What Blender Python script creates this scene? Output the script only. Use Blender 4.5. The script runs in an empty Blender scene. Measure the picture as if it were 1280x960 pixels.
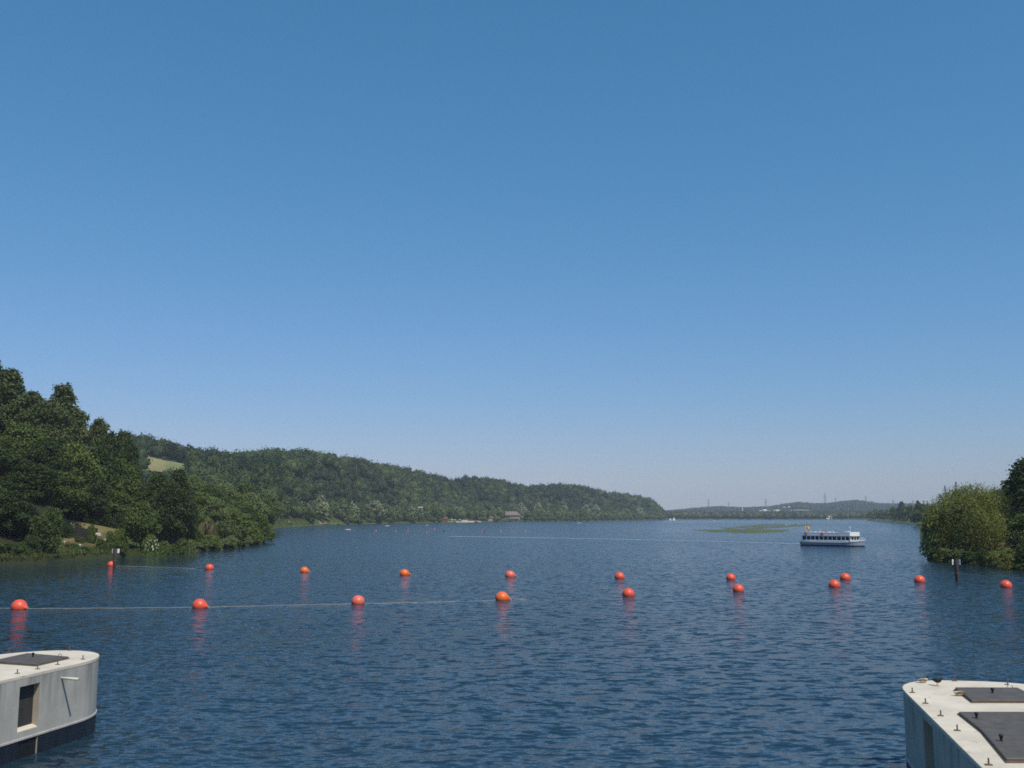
import bpy, bmesh, math, random
import numpy as np
from mathutils import Vector, Matrix, noise as mnoise

SC = bpy.context.scene
COL = SC.collection
RNG = np.random.default_rng(7)
random.seed(7)

# ------------------------------------------------------------------ camera
F = 1245.0                    # focal length in photo pixels (1280 wide)
CAMZ = 8.0
PITCH = math.atan(165.0 / F)
CP, SP = math.cos(PITCH), math.sin(PITCH)
cam_d = bpy.data.cameras.new('camera')
cam_d.sensor_width = 36.0
cam_d.lens = F / 1280.0 * 36.0
cam_d.clip_start = 0.5
cam_d.clip_end = 20000.0
cam = bpy.data.objects.new('camera', cam_d)
COL.objects.link(cam)
cam.location = (0, 0, CAMZ)
cam.rotation_euler = (math.pi / 2 + PITCH, 0, 0)
SC.camera = cam


def ray(px, py):
    """direction with y = 1 through a photo pixel"""
    a, b = (px - 640.0) / F, -(py - 480.0) / F
    y = CP - b * SP
    z = SP + b * CP
    return a / y, z / y


def on_plane(px, py, z=0.0):
    rx, rz = ray(px, py)
    d = (z - CAMZ) / rz
    return Vector((rx * d, d, z))


def at(px, py, d):
    rx, rz = ray(px, py)
    return Vector((rx * d, d, CAMZ + rz * d))


def px_of(x, y):
    return 640.0 + F * x / (np.maximum(y, 1e-3) * CP)


# ------------------------------------------------------------------ naming helpers
def tag(o, label=None, cat=None, group=None, kind=None):
    if label: o['label'] = label
    if cat: o['category'] = cat
    if group: o['group'] = group
    if kind: o['kind'] = kind
    return o


def empty(name, loc=(0, 0, 0), rz=0.0, label=None, cat=None, group=None):
    o = bpy.data.objects.new(name, None)
    COL.objects.link(o)
    o.location = loc
    o.rotation_euler = (0, 0, rz)
    o.empty_display_size = 0.2
    return tag(o, label, cat, group)


def link_mesh(name, me, mats, parent=None, smooth=False):
    o = bpy.data.objects.new(name, me)
    COL.objects.link(o)
    if mats is not None:
        for m in (mats if isinstance(mats, (list, tuple)) else [mats]):
            me.materials.append(m)
    if smooth:
        me.polygons.foreach_set('use_smooth', np.ones(len(me.polygons), bool))
    if parent: o.parent = parent
    return o


def from_bm(name, bm, mats, parent=None, smooth=False):
    me = bpy.data.meshes.new(name)
    bmesh.ops.recalc_face_normals(bm, faces=bm.faces)
    bm.to_mesh(me)
    bm.free()
    return link_mesh(name, me, mats, parent, smooth)


def copy_tree(o, parent=None):
    c = o.copy()
    COL.objects.link(c)
    if parent is not None: c.parent = parent
    for ch in list(o.children):
        copy_tree(ch, c)
    return c


# ------------------------------------------------------------------ bmesh helpers
def add_box(bm, c, s, rot=None, taper=1.0):
    vs = []
    for dz in (-.5, .5):
        k = taper if dz > 0 else 1.0
        for dx, dy in ((-.5, -.5), (.5, -.5), (.5, .5), (-.5, .5)):
            v = Vector((dx * s[0] * k, dy * s[1] * k, dz * s[2]))
            if rot is not None: v = rot @ v
            vs.append(bm.verts.new(v + Vector(c)))
    for f in ((0, 3, 2, 1), (4, 5, 6, 7), (0, 1, 5, 4), (1, 2, 6, 5), (2, 3, 7, 6), (3, 0, 4, 7)):
        bm.faces.new([vs[i] for i in f])
    return vs


def add_tube(bm, pts, radii, n=8, caps=True):
    pts = [Vector(p) for p in pts]
    if not isinstance(radii, (list, tuple)): radii = [radii] * len(pts)
    rings = []
    for i, p in enumerate(pts):
        a = pts[max(i - 1, 0)]; b = pts[min(i + 1, len(pts) - 1)]
        t = (b - a).normalized()
        u = t.cross(Vector((0, 0, 1)))
        if u.length < 1e-3: u = t.cross(Vector((0, 1, 0)))
        u.normalize(); v = u.cross(t)
        rings.append([bm.verts.new(p + (u * math.cos(2 * math.pi * k / n) + v * math.sin(2 * math.pi * k / n)) * radii[i]) for k in range(n)])
    for A, B in zip(rings, rings[1:]):
        for k in range(n):
            bm.faces.new((A[k], A[(k + 1) % n], B[(k + 1) % n], B[k]))
    if caps:
        bm.faces.new(rings[0][::-1]); bm.faces.new(rings[-1])
    return rings


def add_lathe(bm, prof, n=20, M=None):
    rings = []
    for r, z in prof:
        ring = []
        for k in range(n):
            v = Vector((r * math.cos(2 * math.pi * k / n), r * math.sin(2 * math.pi * k / n), z))
            ring.append(bm.verts.new(M @ v if M else v))
        rings.append(ring)
    for A, B in zip(rings, rings[1:]):
        for k in range(n):
            bm.faces.new((A[k], A[(k + 1) % n], B[(k + 1) % n], B[k]))
    bm.faces.new(rings[0][::-1]); bm.faces.new(rings[-1])


def add_prism(bm, pts, z0, z1):
    lo = [bm.verts.new((p[0], p[1], z0)) for p in pts]
    hi = [bm.verts.new((p[0], p[1], z1)) for p in pts]
    n = len(pts)
    for i in range(n):
        bm.faces.new((lo[i], lo[(i + 1) % n], hi[(i + 1) % n], hi[i]))
    bm.faces.new(lo[::-1]); bm.faces.new(hi)


def bevel(bm, w, seg=2):
    bmesh.ops.bevel(bm, geom=list(bm.edges), offset=w, segments=seg, affect='EDGES', profile=0.6)


def np_mesh(name, V, Q, attrs=None, face_mat=None):
    """mesh from numpy vertices and an (n,k) face table; attrs: name -> per-vertex floats"""
    me = bpy.data.meshes.new(name)
    n, k = Q.shape
    me.vertices.add(len(V)); me.vertices.foreach_set('co', V.astype(np.float32).ravel())
    me.loops.add(n * k); me.loops.foreach_set('vertex_index', Q.astype(np.int32).ravel())
    me.polygons.add(n)
    me.polygons.foreach_set('loop_start', (np.arange(n) * k).astype(np.int32))
    if face_mat is not None: me.polygons.foreach_set('material_index', face_mat.astype(np.int32))
    me.update(calc_edges=True)
    for an, av in (attrs or {}).items():
        a = me.attributes.new(an, 'FLOAT', 'POINT')
        a.data.foreach_set('value', av.astype(np.float32))
    return me


# ------------------------------------------------------------------ materials
class N:
    def __init__(s, name):
        s.m = bpy.data.materials.new(name); s.m.use_nodes = True
        s.t = s.m.node_tree; s.t.nodes.clear()
        s.out = s.add('ShaderNodeOutputMaterial')

    def add(s, typ, **kw):
        n = s.t.nodes.new(typ)
        for k, v in kw.items():
            if k.startswith('i_'):
                key = k[2:].replace('_', ' ')
                n.inputs[int(key) if key.isdigit() else key].default_value = v
            else: setattr(n, k, v)
        return n

    def link(s, a, b): s.t.links.new(a, b)

    def val(s, x, sock):
        if hasattr(x, 'links') or hasattr(x, 'is_linked'): s.link(x, sock)
        else: sock.default_value = x

    def math(s, op, a, b=0.0, clamp=False):
        n = s.add('ShaderNodeMath', operation=op, use_clamp=clamp)
        s.val(a, n.inputs[0]); s.val(b, n.inputs[1])
        return n.outputs[0]

    def mix(s, fac, a, b):
        n = s.add('ShaderNodeMix', data_type='RGBA')
        s.val(fac, n.inputs[0]); s.val(a, n.inputs[6]); s.val(b, n.inputs[7])
        return n.outputs[2]

    def noise(s, vec, scale, detail=2.0, rough=0.5, stretch=None):
        if stretch:
            mp = s.add('ShaderNodeMapping'); mp.inputs['Scale'].default_value = stretch
            s.link(vec, mp.inputs[0]); vec = mp.outputs[0]
        n = s.add('ShaderNodeTexNoise', i_Scale=scale, i_Detail=detail, i_Roughness=rough)
        s.link(vec, n.inputs['Vector'])
        return n

    def ramp(s, fac, stops):
        n = s.add('ShaderNodeValToRGB')
        e = n.color_ramp.elements
        while len(e) < len(stops): e.new(0.5)
        for el, (p, c) in zip(e, stops):
            el.position = p; el.color = c if len(c) == 4 else (*c, 1)
        s.link(fac, n.inputs[0])
        return n.outputs[0]


def C4(c): return (c[0], c[1], c[2], 1.0)


def simple(name, col, rough=0.6, var=0.15, scale=3.0, metal=0.0, bump=0.0, spec=0.4, streak=None):
    n = N(name)
    geo = n.add('ShaderNodeTexCoord')
    nz = n.noise(geo.outputs['Object'], scale, 4.0, 0.6, streak)
    f = n.ramp(nz.outputs[0], [(0.3, (0, 0, 0)), (0.7, (1, 1, 1))])
    lo = tuple(c * (1 - var) for c in col); hi = tuple(min(1, c * (1 + var)) for c in col)
    b = n.add('ShaderNodeBsdfPrincipled', i_Roughness=rough, i_Metallic=metal)
    b.inputs['Specular IOR Level'].default_value = spec
    n.link(n.mix(f, C4(lo), C4(hi)), b.inputs['Base Color'])
    if bump:
        bp = n.add('ShaderNodeBump', i_Strength=bump, i_Distance=0.02)
        n.link(nz.outputs[0], bp.inputs['Height']); n.link(bp.outputs[0], b.inputs['Normal'])
    n.link(b.outputs[0], n.out.inputs[0])
    return n.m


def leaf_mat(name, dark, light, trans=0.25, rnd=0.5):
    """leaf colour varies leaf to leaf and crown to crown (species and age)"""
    n = N(name)
    at_ = n.add('ShaderNodeAttribute', attribute_name='tint')
    oi = n.add('ShaderNodeObjectInfo')
    f = n.math('ADD', n.math('MULTIPLY', at_.outputs['Fac'], 1 - rnd), n.math('MULTIPLY', oi.outputs['Random'], rnd), True)
    col = n.mix(f, C4(dark), C4(light))
    b = n.add('ShaderNodeBsdfPrincipled', i_Roughness=0.62)
    b.inputs['Specular IOR Level'].default_value = 0.25
    tr = n.add('ShaderNodeBsdfTranslucent')
    n.link(col, b.inputs['Base Color'])
    n.link(n.mix(0.35, col, (0.12, 0.16, 0.02, 1)), tr.inputs[0])
    mx = n.add('ShaderNodeMixShader'); mx.inputs[0].default_value = trans
    n.link(b.outputs[0], mx.inputs[1]); n.link(tr.outputs[0], mx.inputs[2])
    n.link(mx.outputs[0], n.out.inputs[0])
    return n.m


def concrete_mat(name, base, side=False):
    n = N(name)
    tc = n.add('ShaderNodeTexCoord')
    big = n.noise(tc.outputs['Object'], 0.9, 5.0, 0.6)
    fine = n.noise(tc.outputs['Object'], 14.0, 4.0, 0.65)
    c = n.mix(n.ramp(big.outputs[0], [(0.35, (0, 0, 0)), (0.7, (1, 1, 1))]), C4([x * 0.86 for x in base]), C4([min(1, x * 1.08) for x in base]))
    c = n.mix(n.math('MULTIPLY', n.ramp(fine.outputs[0], [(0.52, (0, 0, 0)), (0.75, (1, 1, 1))]), 0.45), c, C4([x * 0.6 for x in base]))
    if side:   # rain streaks running down from the rim: long thin stains, strongest near the top
        st = n.noise(tc.outputs['Object'], 1.0, 3.0, 0.6, (2.6, 2.6, 0.22))
        sep = n.add('ShaderNodeSeparateXYZ'); n.link(tc.outputs['Object'], sep.inputs[0])
        top = n.math('MULTIPLY_ADD', sep.outputs[2], 0.55)
        n.t.nodes[-1].inputs[2].default_value = -0.55
        k = n.math('MULTIPLY', n.ramp(st.outputs[0], [(0.46, (0, 0, 0)), (0.66, (1, 1, 1))]), n.math('MAXIMUM', top, 0.12), True)
        c = n.mix(n.math('MULTIPLY', k, 0.75), c, (0.10, 0.09, 0.075, 1))
    else:      # dirt and droppings where birds sit, old damp patches
        dn = n.noise(tc.outputs['Object'], 2.2, 6.0, 0.7)
        c = n.mix(n.math('MULTIPLY', n.ramp(dn.outputs[0], [(0.56, (0, 0, 0)), (0.72, (1, 1, 1))]), 0.55), c, (0.27, 0.215, 0.145, 1))
    b = n.add('ShaderNodeBsdfPrincipled', i_Roughness=0.85)
    b.inputs['Specular IOR Level'].default_value = 0.25
    n.link(c, b.inputs['Base Color'])
    bp = n.add('ShaderNodeBump', i_Strength=0.25, i_Distance=0.01)
    n.link(fine.outputs[0], bp.inputs['Height']); n.link(bp.outputs[0], b.inputs['Normal'])
    n.link(b.outputs[0], n.out.inputs[0])
    return n.m


def buoy_mat(name, col):
    n = N(name)
    tc = n.add('ShaderNodeTexCoord')
    sep = n.add('ShaderNodeSeparateXYZ'); n.link(tc.outputs['Object'], sep.inputs[0])
    nz = n.noise(tc.outputs['Object'], 3.0, 4.0, 0.6)
    # sun-bleached vinyl, and a film of algae just above the water line
    c = n.mix(n.ramp(nz.outputs[0], [(0.35, (0, 0, 0)), (0.7, (1, 1, 1))]), C4(col), C4([min(1, x * 1.12 + 0.015) for x in col]))
    wl = n.math('LESS_THAN', n.math('ADD', sep.outputs[2], n.math('MULTIPLY', nz.outputs[0], 0.10)), -0.19)
    c = n.mix(n.math('MULTIPLY', wl, 0.6), c, (0.10, 0.03, 0.02, 1))
    b = n.add('ShaderNodeBsdfPrincipled', i_Roughness=0.42)
    n.link(c, b.inputs['Base Color'])
    n.link(b.outputs[0], n.out.inputs[0])
    return n.m


def water_mat():
    n = N('lake_water')
    geo = n.add('ShaderNodeNewGeometry')
    pos = geo.outputs['Position']
    calm = n.add('ShaderNodeAttribute', attribute_name='rough_water').outputs['Fac']
    lost = n.add('ShaderNodeAttribute', attribute_name='lost_waves').outputs['Fac']
    cd = n.add('ShaderNodeVectorMath', operation='MULTIPLY')

    def slope(scale, stretch, amp, detail=2.0):
        nz = n.noise(pos, scale, detail, 0.55, stretch)
        v = n.add('ShaderNodeVectorMath', operation='SUBTRACT'); v.inputs[1].default_value = (0.5, 0.5, 0.5)
        n.link(nz.outputs['Color'], v.inputs[0])
        m = n.add('ShaderNodeVectorMath', operation='SCALE'); n.link(v.outputs[0], m.inputs[0])
        n.val(amp, m.inputs['Scale'])
        return m.outputs[0]
    small = slope(4.2, (0.65, 1.0, 1.0), n.math('MULTIPLY', calm, 0.80), 4.0)
    mid = slope(2.2, (0.5, 1.0, 1.0), n.math('MULTIPLY', n.math('MULTIPLY', calm, lost), 2.6), 3.0)
    s1 = n.add('ShaderNodeVectorMath', operation='ADD'); n.link(small, s1.inputs[0]); n.link(mid, s1.inputs[1])
    fl = n.add('ShaderNodeVectorMath', operation='MULTIPLY'); fl.inputs[1].default_value = (0.8, 1, 0); n.link(s1.outputs[0], fl.inputs[0])
    s2 = n.add('ShaderNodeVectorMath', operation='ADD'); n.link(geo.outputs['Normal'], s2.inputs[0]); n.link(fl.outputs[0], s2.inputs[1])
    nm = n.add('ShaderNodeVectorMath', operation='NORMALIZE'); n.link(s2.outputs[0], nm.inputs[0])
    b = n.add('ShaderNodeBsdfPrincipled', i_Roughness=0.17, i_IOR=1.333)
    b.inputs['Base Color'].default_value = (0.014, 0.034, 0.053, 1)
    n.link(n.math('ADD', n.math('MULTIPLY', calm, 0.155), 0.01), b.inputs['Roughness'])
    n.link(nm.outputs[0], b.inputs['Normal'])
    n.link(b.outputs[0], n.out.inputs[0])
    return n.m


def ground_mat():
    n = N('bank_ground')
    geo = n.add('ShaderNodeNewGeometry')
    pos = geo.outputs['Position']
    dry = n.add('ShaderNodeAttribute', attribute_name='dry').outputs['Fac']
    wood = n.add('ShaderNodeAttribute', attribute_name='wood').outputs['Fac']
    a = n.noise(pos, 0.35, 5.0, 0.65); b2 = n.noise(pos, 2.2, 4.0, 0.6)
    g = n.mix(n.ramp(b2.outputs[0], [(0.35, (0, 0, 0)), (0.68, (1, 1, 1))]), (0.035, 0.055, 0.014, 1), (0.085, 0.115, 0.028, 1))
    hay = n.mix(n.ramp(b2.outputs[0], [(0.35, (0, 0, 0)), (0.68, (1, 1, 1))]), (0.12, 0.105, 0.042, 1), (0.23, 0.185, 0.082, 1))
    k = n.ramp(n.math('ADD', n.math('MULTIPLY', a.outputs[0], 0.6), n.math('MULTIPLY', dry, 0.75)), [(0.48, (0, 0, 0)), (0.78, (1, 1, 1))])
    c = n.mix(k, g, hay)
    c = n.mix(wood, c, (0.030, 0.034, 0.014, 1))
    b = n.add('ShaderNodeBsdfPrincipled', i_Roughness=0.9)
    b.inputs['Specular IOR Level'].default_value = 0.1
    n.link(c, b.inputs['Base Color'])
    n.link(b.outputs[0], n.out.inputs[0])
    return n.m


M = {}
M['water'] = water_mat()
M['ground'] = ground_mat()
M['bark'] = simple('bark', (0.075, 0.06, 0.045), 0.9, 0.3, 5.0, bump=0.5)
M['leaf_dark'] = leaf_mat('dark_leaves', (0.026, 0.046, 0.011), (0.074, 0.104, 0.024))
M['leaf_mid'] = leaf_mat('green_leaves', (0.058, 0.094, 0.018), (0.122, 0.165, 0.034))
M['leaf_olive'] = leaf_mat('olive_leaves', (0.066, 0.090, 0.026), (0.130, 0.155, 0.048))
M['leaf_willow'] = leaf_mat('willow_leaves', (0.165, 0.180, 0.040), (0.250, 0.260, 0.064), 0.4)
M['leaf_pale'] = leaf_mat('pale_leaves', (0.20, 0.225, 0.115), (0.34, 0.36, 0.19), 0.2)
M['leaf_bright'] = leaf_mat('bright_leaves', (0.095, 0.140, 0.026), (0.175, 0.225, 0.047), 0.3)
M['leaf_hill'] = leaf_mat('hill_leaves', (0.012, 0.026, 0.005), (0.082, 0.116, 0.022), 0.14, 0.0)
M['leaf_hazed'] = leaf_mat('hazed_far_leaves', (0.028, 0.046, 0.030), (0.058, 0.080, 0.048), 0.1, 0.0)  # bluish tone paints distance haze into the leaf colour
M['leaf_row'] = leaf_mat('row_leaves', (0.125, 0.165, 0.050), (0.205, 0.245, 0.085), 0.2)
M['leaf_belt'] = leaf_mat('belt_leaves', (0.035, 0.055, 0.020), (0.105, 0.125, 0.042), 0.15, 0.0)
M['blossom'] = simple('white_blossom', (0.48, 0.49, 0.38), 0.8, 0.1)
M['hay'] = leaf_mat('dry_grass', (0.14, 0.115, 0.050), (0.25, 0.20, 0.09), 0.2, 0.0)
M['grass'] = leaf_mat('bank_grass', (0.060, 0.085, 0.018), (0.140, 0.165, 0.038), 0.25, 0.0)
M['field'] = simple('hay_field', (0.24, 0.215, 0.085), 0.9, 0.25, 0.03)
M['fieldgreen'] = simple('meadow', (0.17, 0.19, 0.06), 0.9, 0.25, 0.03)
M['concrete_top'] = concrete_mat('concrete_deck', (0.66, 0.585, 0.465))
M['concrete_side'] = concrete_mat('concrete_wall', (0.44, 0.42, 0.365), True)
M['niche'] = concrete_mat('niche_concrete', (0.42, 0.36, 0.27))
M['band'] = simple('blue_steel_band', (0.012, 0.018, 0.027), 0.5, 0.3, 2.5, bump=0.2, streak=(1, 1, 0.3))
M['band_edge'] = simple('pale_band_edge', (0.42, 0.40, 0.36), 0.7, 0.2)
M['hatch'] = simple('grey_hatch_plate', (0.098, 0.083, 0.066), 0.6, 0.25, 2.5, bump=0.15)
M['nicheshade'] = simple('niche_shade_paint', (0.040, 0.038, 0.036), 0.6, 0.2)  # dark tone paints the shaded niche interior
M['black'] = simple('black_rubber', (0.012, 0.012, 0.013), 0.6, 0.2)
M['rust'] = simple('rusty_steel', (0.16, 0.11, 0.075), 0.7, 0.3, 6.0, metal=0.2)
M['steel'] = simple('galvanised_steel', (0.40, 0.40, 0.39), 0.45, 0.1, metal=0.6)
M['pipe'] = simple('pale_pipe', (0.62, 0.58, 0.48), 0.5, 0.1)
M['buoy_red'] = buoy_mat('red_buoy_vinyl', (0.72, 0.088, 0.036))
M['buoy_orange'] = buoy_mat('orange_buoy_vinyl', (0.78, 0.135, 0.016))
M['buoy_pink'] = buoy_mat('bleached_buoy_vinyl', (0.74, 0.135, 0.085))
M['rope'] = simple('pale_rope', (0.50, 0.48, 0.40), 0.8, 0.2)
M['pile'] = simple('tarred_pile', (0.055, 0.038, 0.030), 0.75, 0.4, 4.0, bump=0.3, streak=(1, 1, 0.3))
M['white'] = simple('white_paint', (0.80, 0.80, 0.78), 0.4, 0.04)
M['offwhite'] = simple('aged_white_paint', (0.80, 0.80, 0.80), 0.45, 0.06)
M['hullgrey'] = simple('grey_blue_hull', (0.78, 0.79, 0.80), 0.4, 0.06)
M['hullblue'] = simple('slate_hull', (0.30, 0.35, 0.43), 0.4, 0.06)
M['navy'] = simple('navy_paint', (0.018, 0.022, 0.045), 0.35, 0.1)
M['glass'] = simple('dark_glass', (0.012, 0.016, 0.020), 0.06, 0.1, spec=0.6)
M['deckgrey'] = simple('deck_grey', (0.34, 0.34, 0.33), 0.7, 0.1)
M['orange'] = simple('orange_cloth', (0.80, 0.36, 0.03), 0.7, 0.05)
M['redplastic'] = simple('red_plastic', (0.62, 0.06, 0.035), 0.45, 0.05)
M['stone'] = simple('pale_stone', (0.52, 0.50, 0.45), 0.85, 0.15, 4.0)
M['shadestone'] = simple('shade_dark_stone', (0.030, 0.028, 0.022), 0.9, 0.35, 1.5, bump=0.4)  # darkened until it reads as shadow; shade is in the colour
M['post'] = simple('weathered_post', (0.36, 0.34, 0.29), 0.85, 0.2, 4.0)
M['plaster'] = simple('cream_plaster', (0.42, 0.36, 0.26), 0.85, 0.08, 1.0)
M['whiteplaster'] = simple('white_plaster', (0.70, 0.68, 0.63), 0.8, 0.05, 1.0)
M['tile'] = simple('red_roof_tiles', (0.20, 0.145, 0.12), 0.8, 0.2, 1.5)
M['darkred'] = simple('dark_red_boards', (0.16, 0.065, 0.06), 0.8, 0.2)
M['sand'] = simple('pale_sand', (0.40, 0.34, 0.22), 0.95, 0.15, 0.5)
M['clay'] = simple('tan_clay', (0.25, 0.18, 0.095), 0.95, 0.3, 0.25)
M['pylon'] = simple('pylon_steel', (0.20, 0.215, 0.23), 0.6, 0.1, metal=0.3)
M['skin'] = simple('skin', (0.42, 0.25, 0.17), 0.6, 0.1)
M['cloth_white'] = simple('white_cloth', (0.68, 0.68, 0.66), 0.8, 0.05)
M['cloth_red'] = simple('red_cloth', (0.50, 0.07, 0.06), 0.8, 0.05)
M['cloth_blue'] = simple('blue_cloth', (0.10, 0.16, 0.34), 0.8, 0.05)
M['cloth_dark'] = simple('dark_cloth', (0.04, 0.04, 0.05), 0.8, 0.05)
M['weed'] = simple('water_weed', (0.082, 0.102, 0.032), 0.8, 0.35, 0.15)
M['feather_brown'] = simple('brown_feathers', (0.13, 0.085, 0.055), 0.8, 0.35, 12.0)
M['feather_dark'] = simple('dark_feathers', (0.022, 0.022, 0.022), 0.7, 0.3, 12.0)
M['feather_pale'] = simple('pale_feathers', (0.52, 0.44, 0.30), 0.8, 0.15, 12.0)

# ------------------------------------------------------------------ terrain


def sstep(t): t = np.clip(t, 0, 1); return t * t * (3 - 2 * t)


SHORE = np.array([(-6000, 20), (-1500, 48), (-600, 88), (-300, 118), (0, 168), (60, 174), (100, 188), (160, 203), (230, 221), (300, 258), (334, 297), (339, 560), (344, 700),
                  (400, 840), (470, 1045), (560, 1240), (640, 1420), (720, 1600), (830, 2120), (850, 2420), (1050, 2450), (1085, 1900), (1110, 1330), (1140, 1000),
                  (1149, 700), (1153, 186), (1165, 178), (1200, 172), (1280, 150), (1400, 118), (2000, 62), (7000, 20)], float)
RIDGE = np.array([(-6000, 560), (0, 556), (165, 550), (210, 558), (250, 567), (300, 571), (330, 566), (360, 565), (400, 570), (450, 578), (500, 587), (540, 596), (560, 601),
                  (590, 598), (620, 601), (650, 608), (700, 607), (735, 611), (760, 617), (800, 621), (814, 625), (824, 634), (834, 646), (845, 650), (9000, 650)], float)
RDIST = np.array([(-6000, 900), (165, 900), (340, 1000), (400, 1080), (470, 1270), (560, 1500), (640, 1700), (720, 1850), (830, 2300), (9000, 2400)], float)
FAR = np.array([(-6000, 640), (700, 640), (830, 638), (870, 634), (900, 632), (930, 633.5), (960, 632.5), (982, 629), (998, 627), (1018, 628.5), (1036, 628.5), (1054, 626), (1072, 624.5), (1086, 626.5), (1104, 629), (1125, 628.5),
                (1150, 629), (1200, 631), (1400, 634), (9000, 636)], float)
NEARH = np.array([(-6000, 26), (-60, 26), (0, 22), (70, 18), (130, 13), (165, 9), (240, 3.5), (300, 1.6), (338, 0.9), (345, 0.0), (1150, 0.0), (1200, 2.0), (1280, 5.0), (1400, 8), (7000, 10)], float)
HILL_TREE = 11.0


def ip(tab, p): return np.interp(p, tab[:, 0], tab[:, 1])


def wob(x, y, s, seed=0.0):
    return (np.sin(x / s + 1.3 + seed) * np.cos(y / s * 0.83 + 2.1 * seed) + 0.6 * np.sin(x / s * 2.3 + y / s * 1.7 + seed * 3) + 0.4 * np.cos(y / s * 3.1 - x / s * 2.7 + seed)) / 2.0


def terrain(x, y):
    x = np.asarray(x, float); y = np.asarray(y, float)
    yy = np.maximum(y, 0.5)
    p = px_of(x, yy)
    d = yy
    s = ip(SHORE, p) * (1 + 0.006 * wob(x, y, 9.0))
    t = d - s
    z = -1.6 + 2.3 * sstep((t + 3.0) / 6.0)
    z = z + np.where(t > 0, 1.0, 0.0) * sstep(t / 40.0) * 1.2
    nh = ip(NEARH, p)
    tt = t - 34.0 * sstep((p - 70) / 12.0) * (1 - sstep((p - 158) / 12.0)) * np.clip((t - 24) / 34.0, 0, 1)
    z = z + nh * np.clip((tt - 2) / 70.0, 0, 1) * np.where((p < 400) | (p > 1140), 1, 0)
    u = np.clip((p - 77) / 44.0, 0, 1)
    low = 0.9 + (4.3 - 2.1 * u - 0.9) * np.clip(t / np.maximum(212.0 - s, 1), 0, 1)
    z = np.where((p > 76) & (p < 122) & (d < 212.5) & (t > 0), np.minimum(z, low), z)
    # the bank across the cove: a grassy slope about 5 m high
    z = z + 4.0 * sstep((t - 2) / 22.0) * sstep((p - 330) / 14.0) * (1 - sstep((p - 390) / 30.0))
    # wooded hill along the left shore
    dr = ip(RDIST, p)
    H = np.maximum(CAMZ + (645.0 - ip(RIDGE, p)) / F * dr / 1.0 - HILL_TREE, 0.0)
    df = np.where(p < 338, 470.0, np.minimum(s + 22.0, dr - 60))
    u = (d - df) / np.maximum(dr - df, 1.0)
    hl = H * (0.45 * np.clip(u, 0, 1) + 0.55 * sstep(u)) * (1 - 0.35 * sstep((d - dr) / 900.0))
    hl = hl * (1 + 0.15 * wob(x, y, 52.0, 2.0) * np.clip(u * (1 - u) * 4, 0, 1))
    z = np.maximum(z, np.where(t > 0, hl + 1.0, -9))
    # far hills
    HF = np.maximum(CAMZ + (645.0 - ip(FAR, p)) / F * 4500.0 - 17.0, 5.0)
    uf = (d - 2750.0) / 1750.0
    hf = HF * sstep(uf) * (1 - 0.25 * sstep((d - 4600) / 2000.0)) * (1 + 0.06 * wob(x, y, 160.0, 4.0) * np.clip(uf * (1 - uf) * 4, 0, 1))
    z = np.maximum(z, np.where(t > 0, hf + 1.0, -9))
    return z


def tz(x, y): return float(terrain(np.array([x]), np.array([y]))[0])


def in_field(p, d):
    """open fields on the slope, by bearing and distance"""
    a = (p > 176) & (p < 236) & (d > 735) & (d < 828)
    b = (p > 290) & (p < 315) & (d > 800) & (d < 850)
    return a | b


def grid_cols():
    dense = np.arange(-420, 1700, 6.0)
    left = 640 - F * np.tan(np.radians(np.linspace(76, 41, 26)))[:-1]
    right = 640 + F * np.tan(np.radians(np.linspace(41, 76, 26)))[1:]
    return np.concatenate([left[left < -425], dense, right[right > 1705]])


cols = grid_cols()
rows = np.concatenate([np.linspace(1, 150, 24)[:-1], np.geomspace(150, 420, 90)[:-1], np.geomspace(420, 2500, 130)[:-1], np.geomspace(2500, 6300, 60)])
PX, D = np.meshgrid(cols, rows)
X = (PX - 640) / F * D * CP
Z = terrain(X, D)
V = np.stack([X, D, Z], -1).reshape(-1, 3)
nc, nr = len(cols), len(rows)
idx = np.arange(nr * nc).reshape(nr, nc)
Q = np.stack([idx[:-1, :-1], idx[:-1, 1:], idx[1:, 1:], idx[1:, :-1]], -1).reshape(-1, 4)
pf, df_ = PX.ravel(), D.ravel()
sh = ip(SHORE, pf)
dry = np.zeros(len(V))
dry += 0.8 * ((pf > 78) & (pf < 155) & (df_ < 230) & (df_ > sh + 6))
dry += 0.75 * ((pf > 236) & (pf < 285) & (df_ < 300) & (df_ > sh + 8))
dry += 0.22 * ((pf > 338) & (pf < 440) & (df_ < sh + 40))
dry += 0.8 * ((pf > 1220) & (pf < 1300) & (df_ < 230) & (df_ > sh + 6))
dry += 0.35 * ((pf > 440) & (pf < 620) & (df_ < sh + 25))
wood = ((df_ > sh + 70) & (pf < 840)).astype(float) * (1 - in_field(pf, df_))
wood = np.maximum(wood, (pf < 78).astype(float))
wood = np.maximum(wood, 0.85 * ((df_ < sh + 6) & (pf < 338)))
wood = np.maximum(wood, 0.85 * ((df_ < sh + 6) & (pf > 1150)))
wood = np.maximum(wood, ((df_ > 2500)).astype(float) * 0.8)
fm = np.zeros(len(Q), int)
qc_p = (pf[Q].mean(1)); qc_d = df_[Q].mean(1)
fl = in_field(qc_p, qc_d)
fm[fl] = 1
fm[fl & (qc_p > 205) & (qc_d < 800 + (qc_p - 205))] = 2
fm[(qc_p > 985) & (qc_p < 1016) & (qc_d > 3560) & (qc_d < 3690)] = 1
fm[(qc_p > 842) & (qc_p < 880) & (qc_d > 3250) & (qc_d < 3700)] = 2
me = np_mesh('ground', V, Q, {'dry': dry, 'wood': wood}, fm)
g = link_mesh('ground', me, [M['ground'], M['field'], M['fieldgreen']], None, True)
tag(g, 'grassy banks and wooded slopes round the lake', 'ground', kind='structure')

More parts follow.
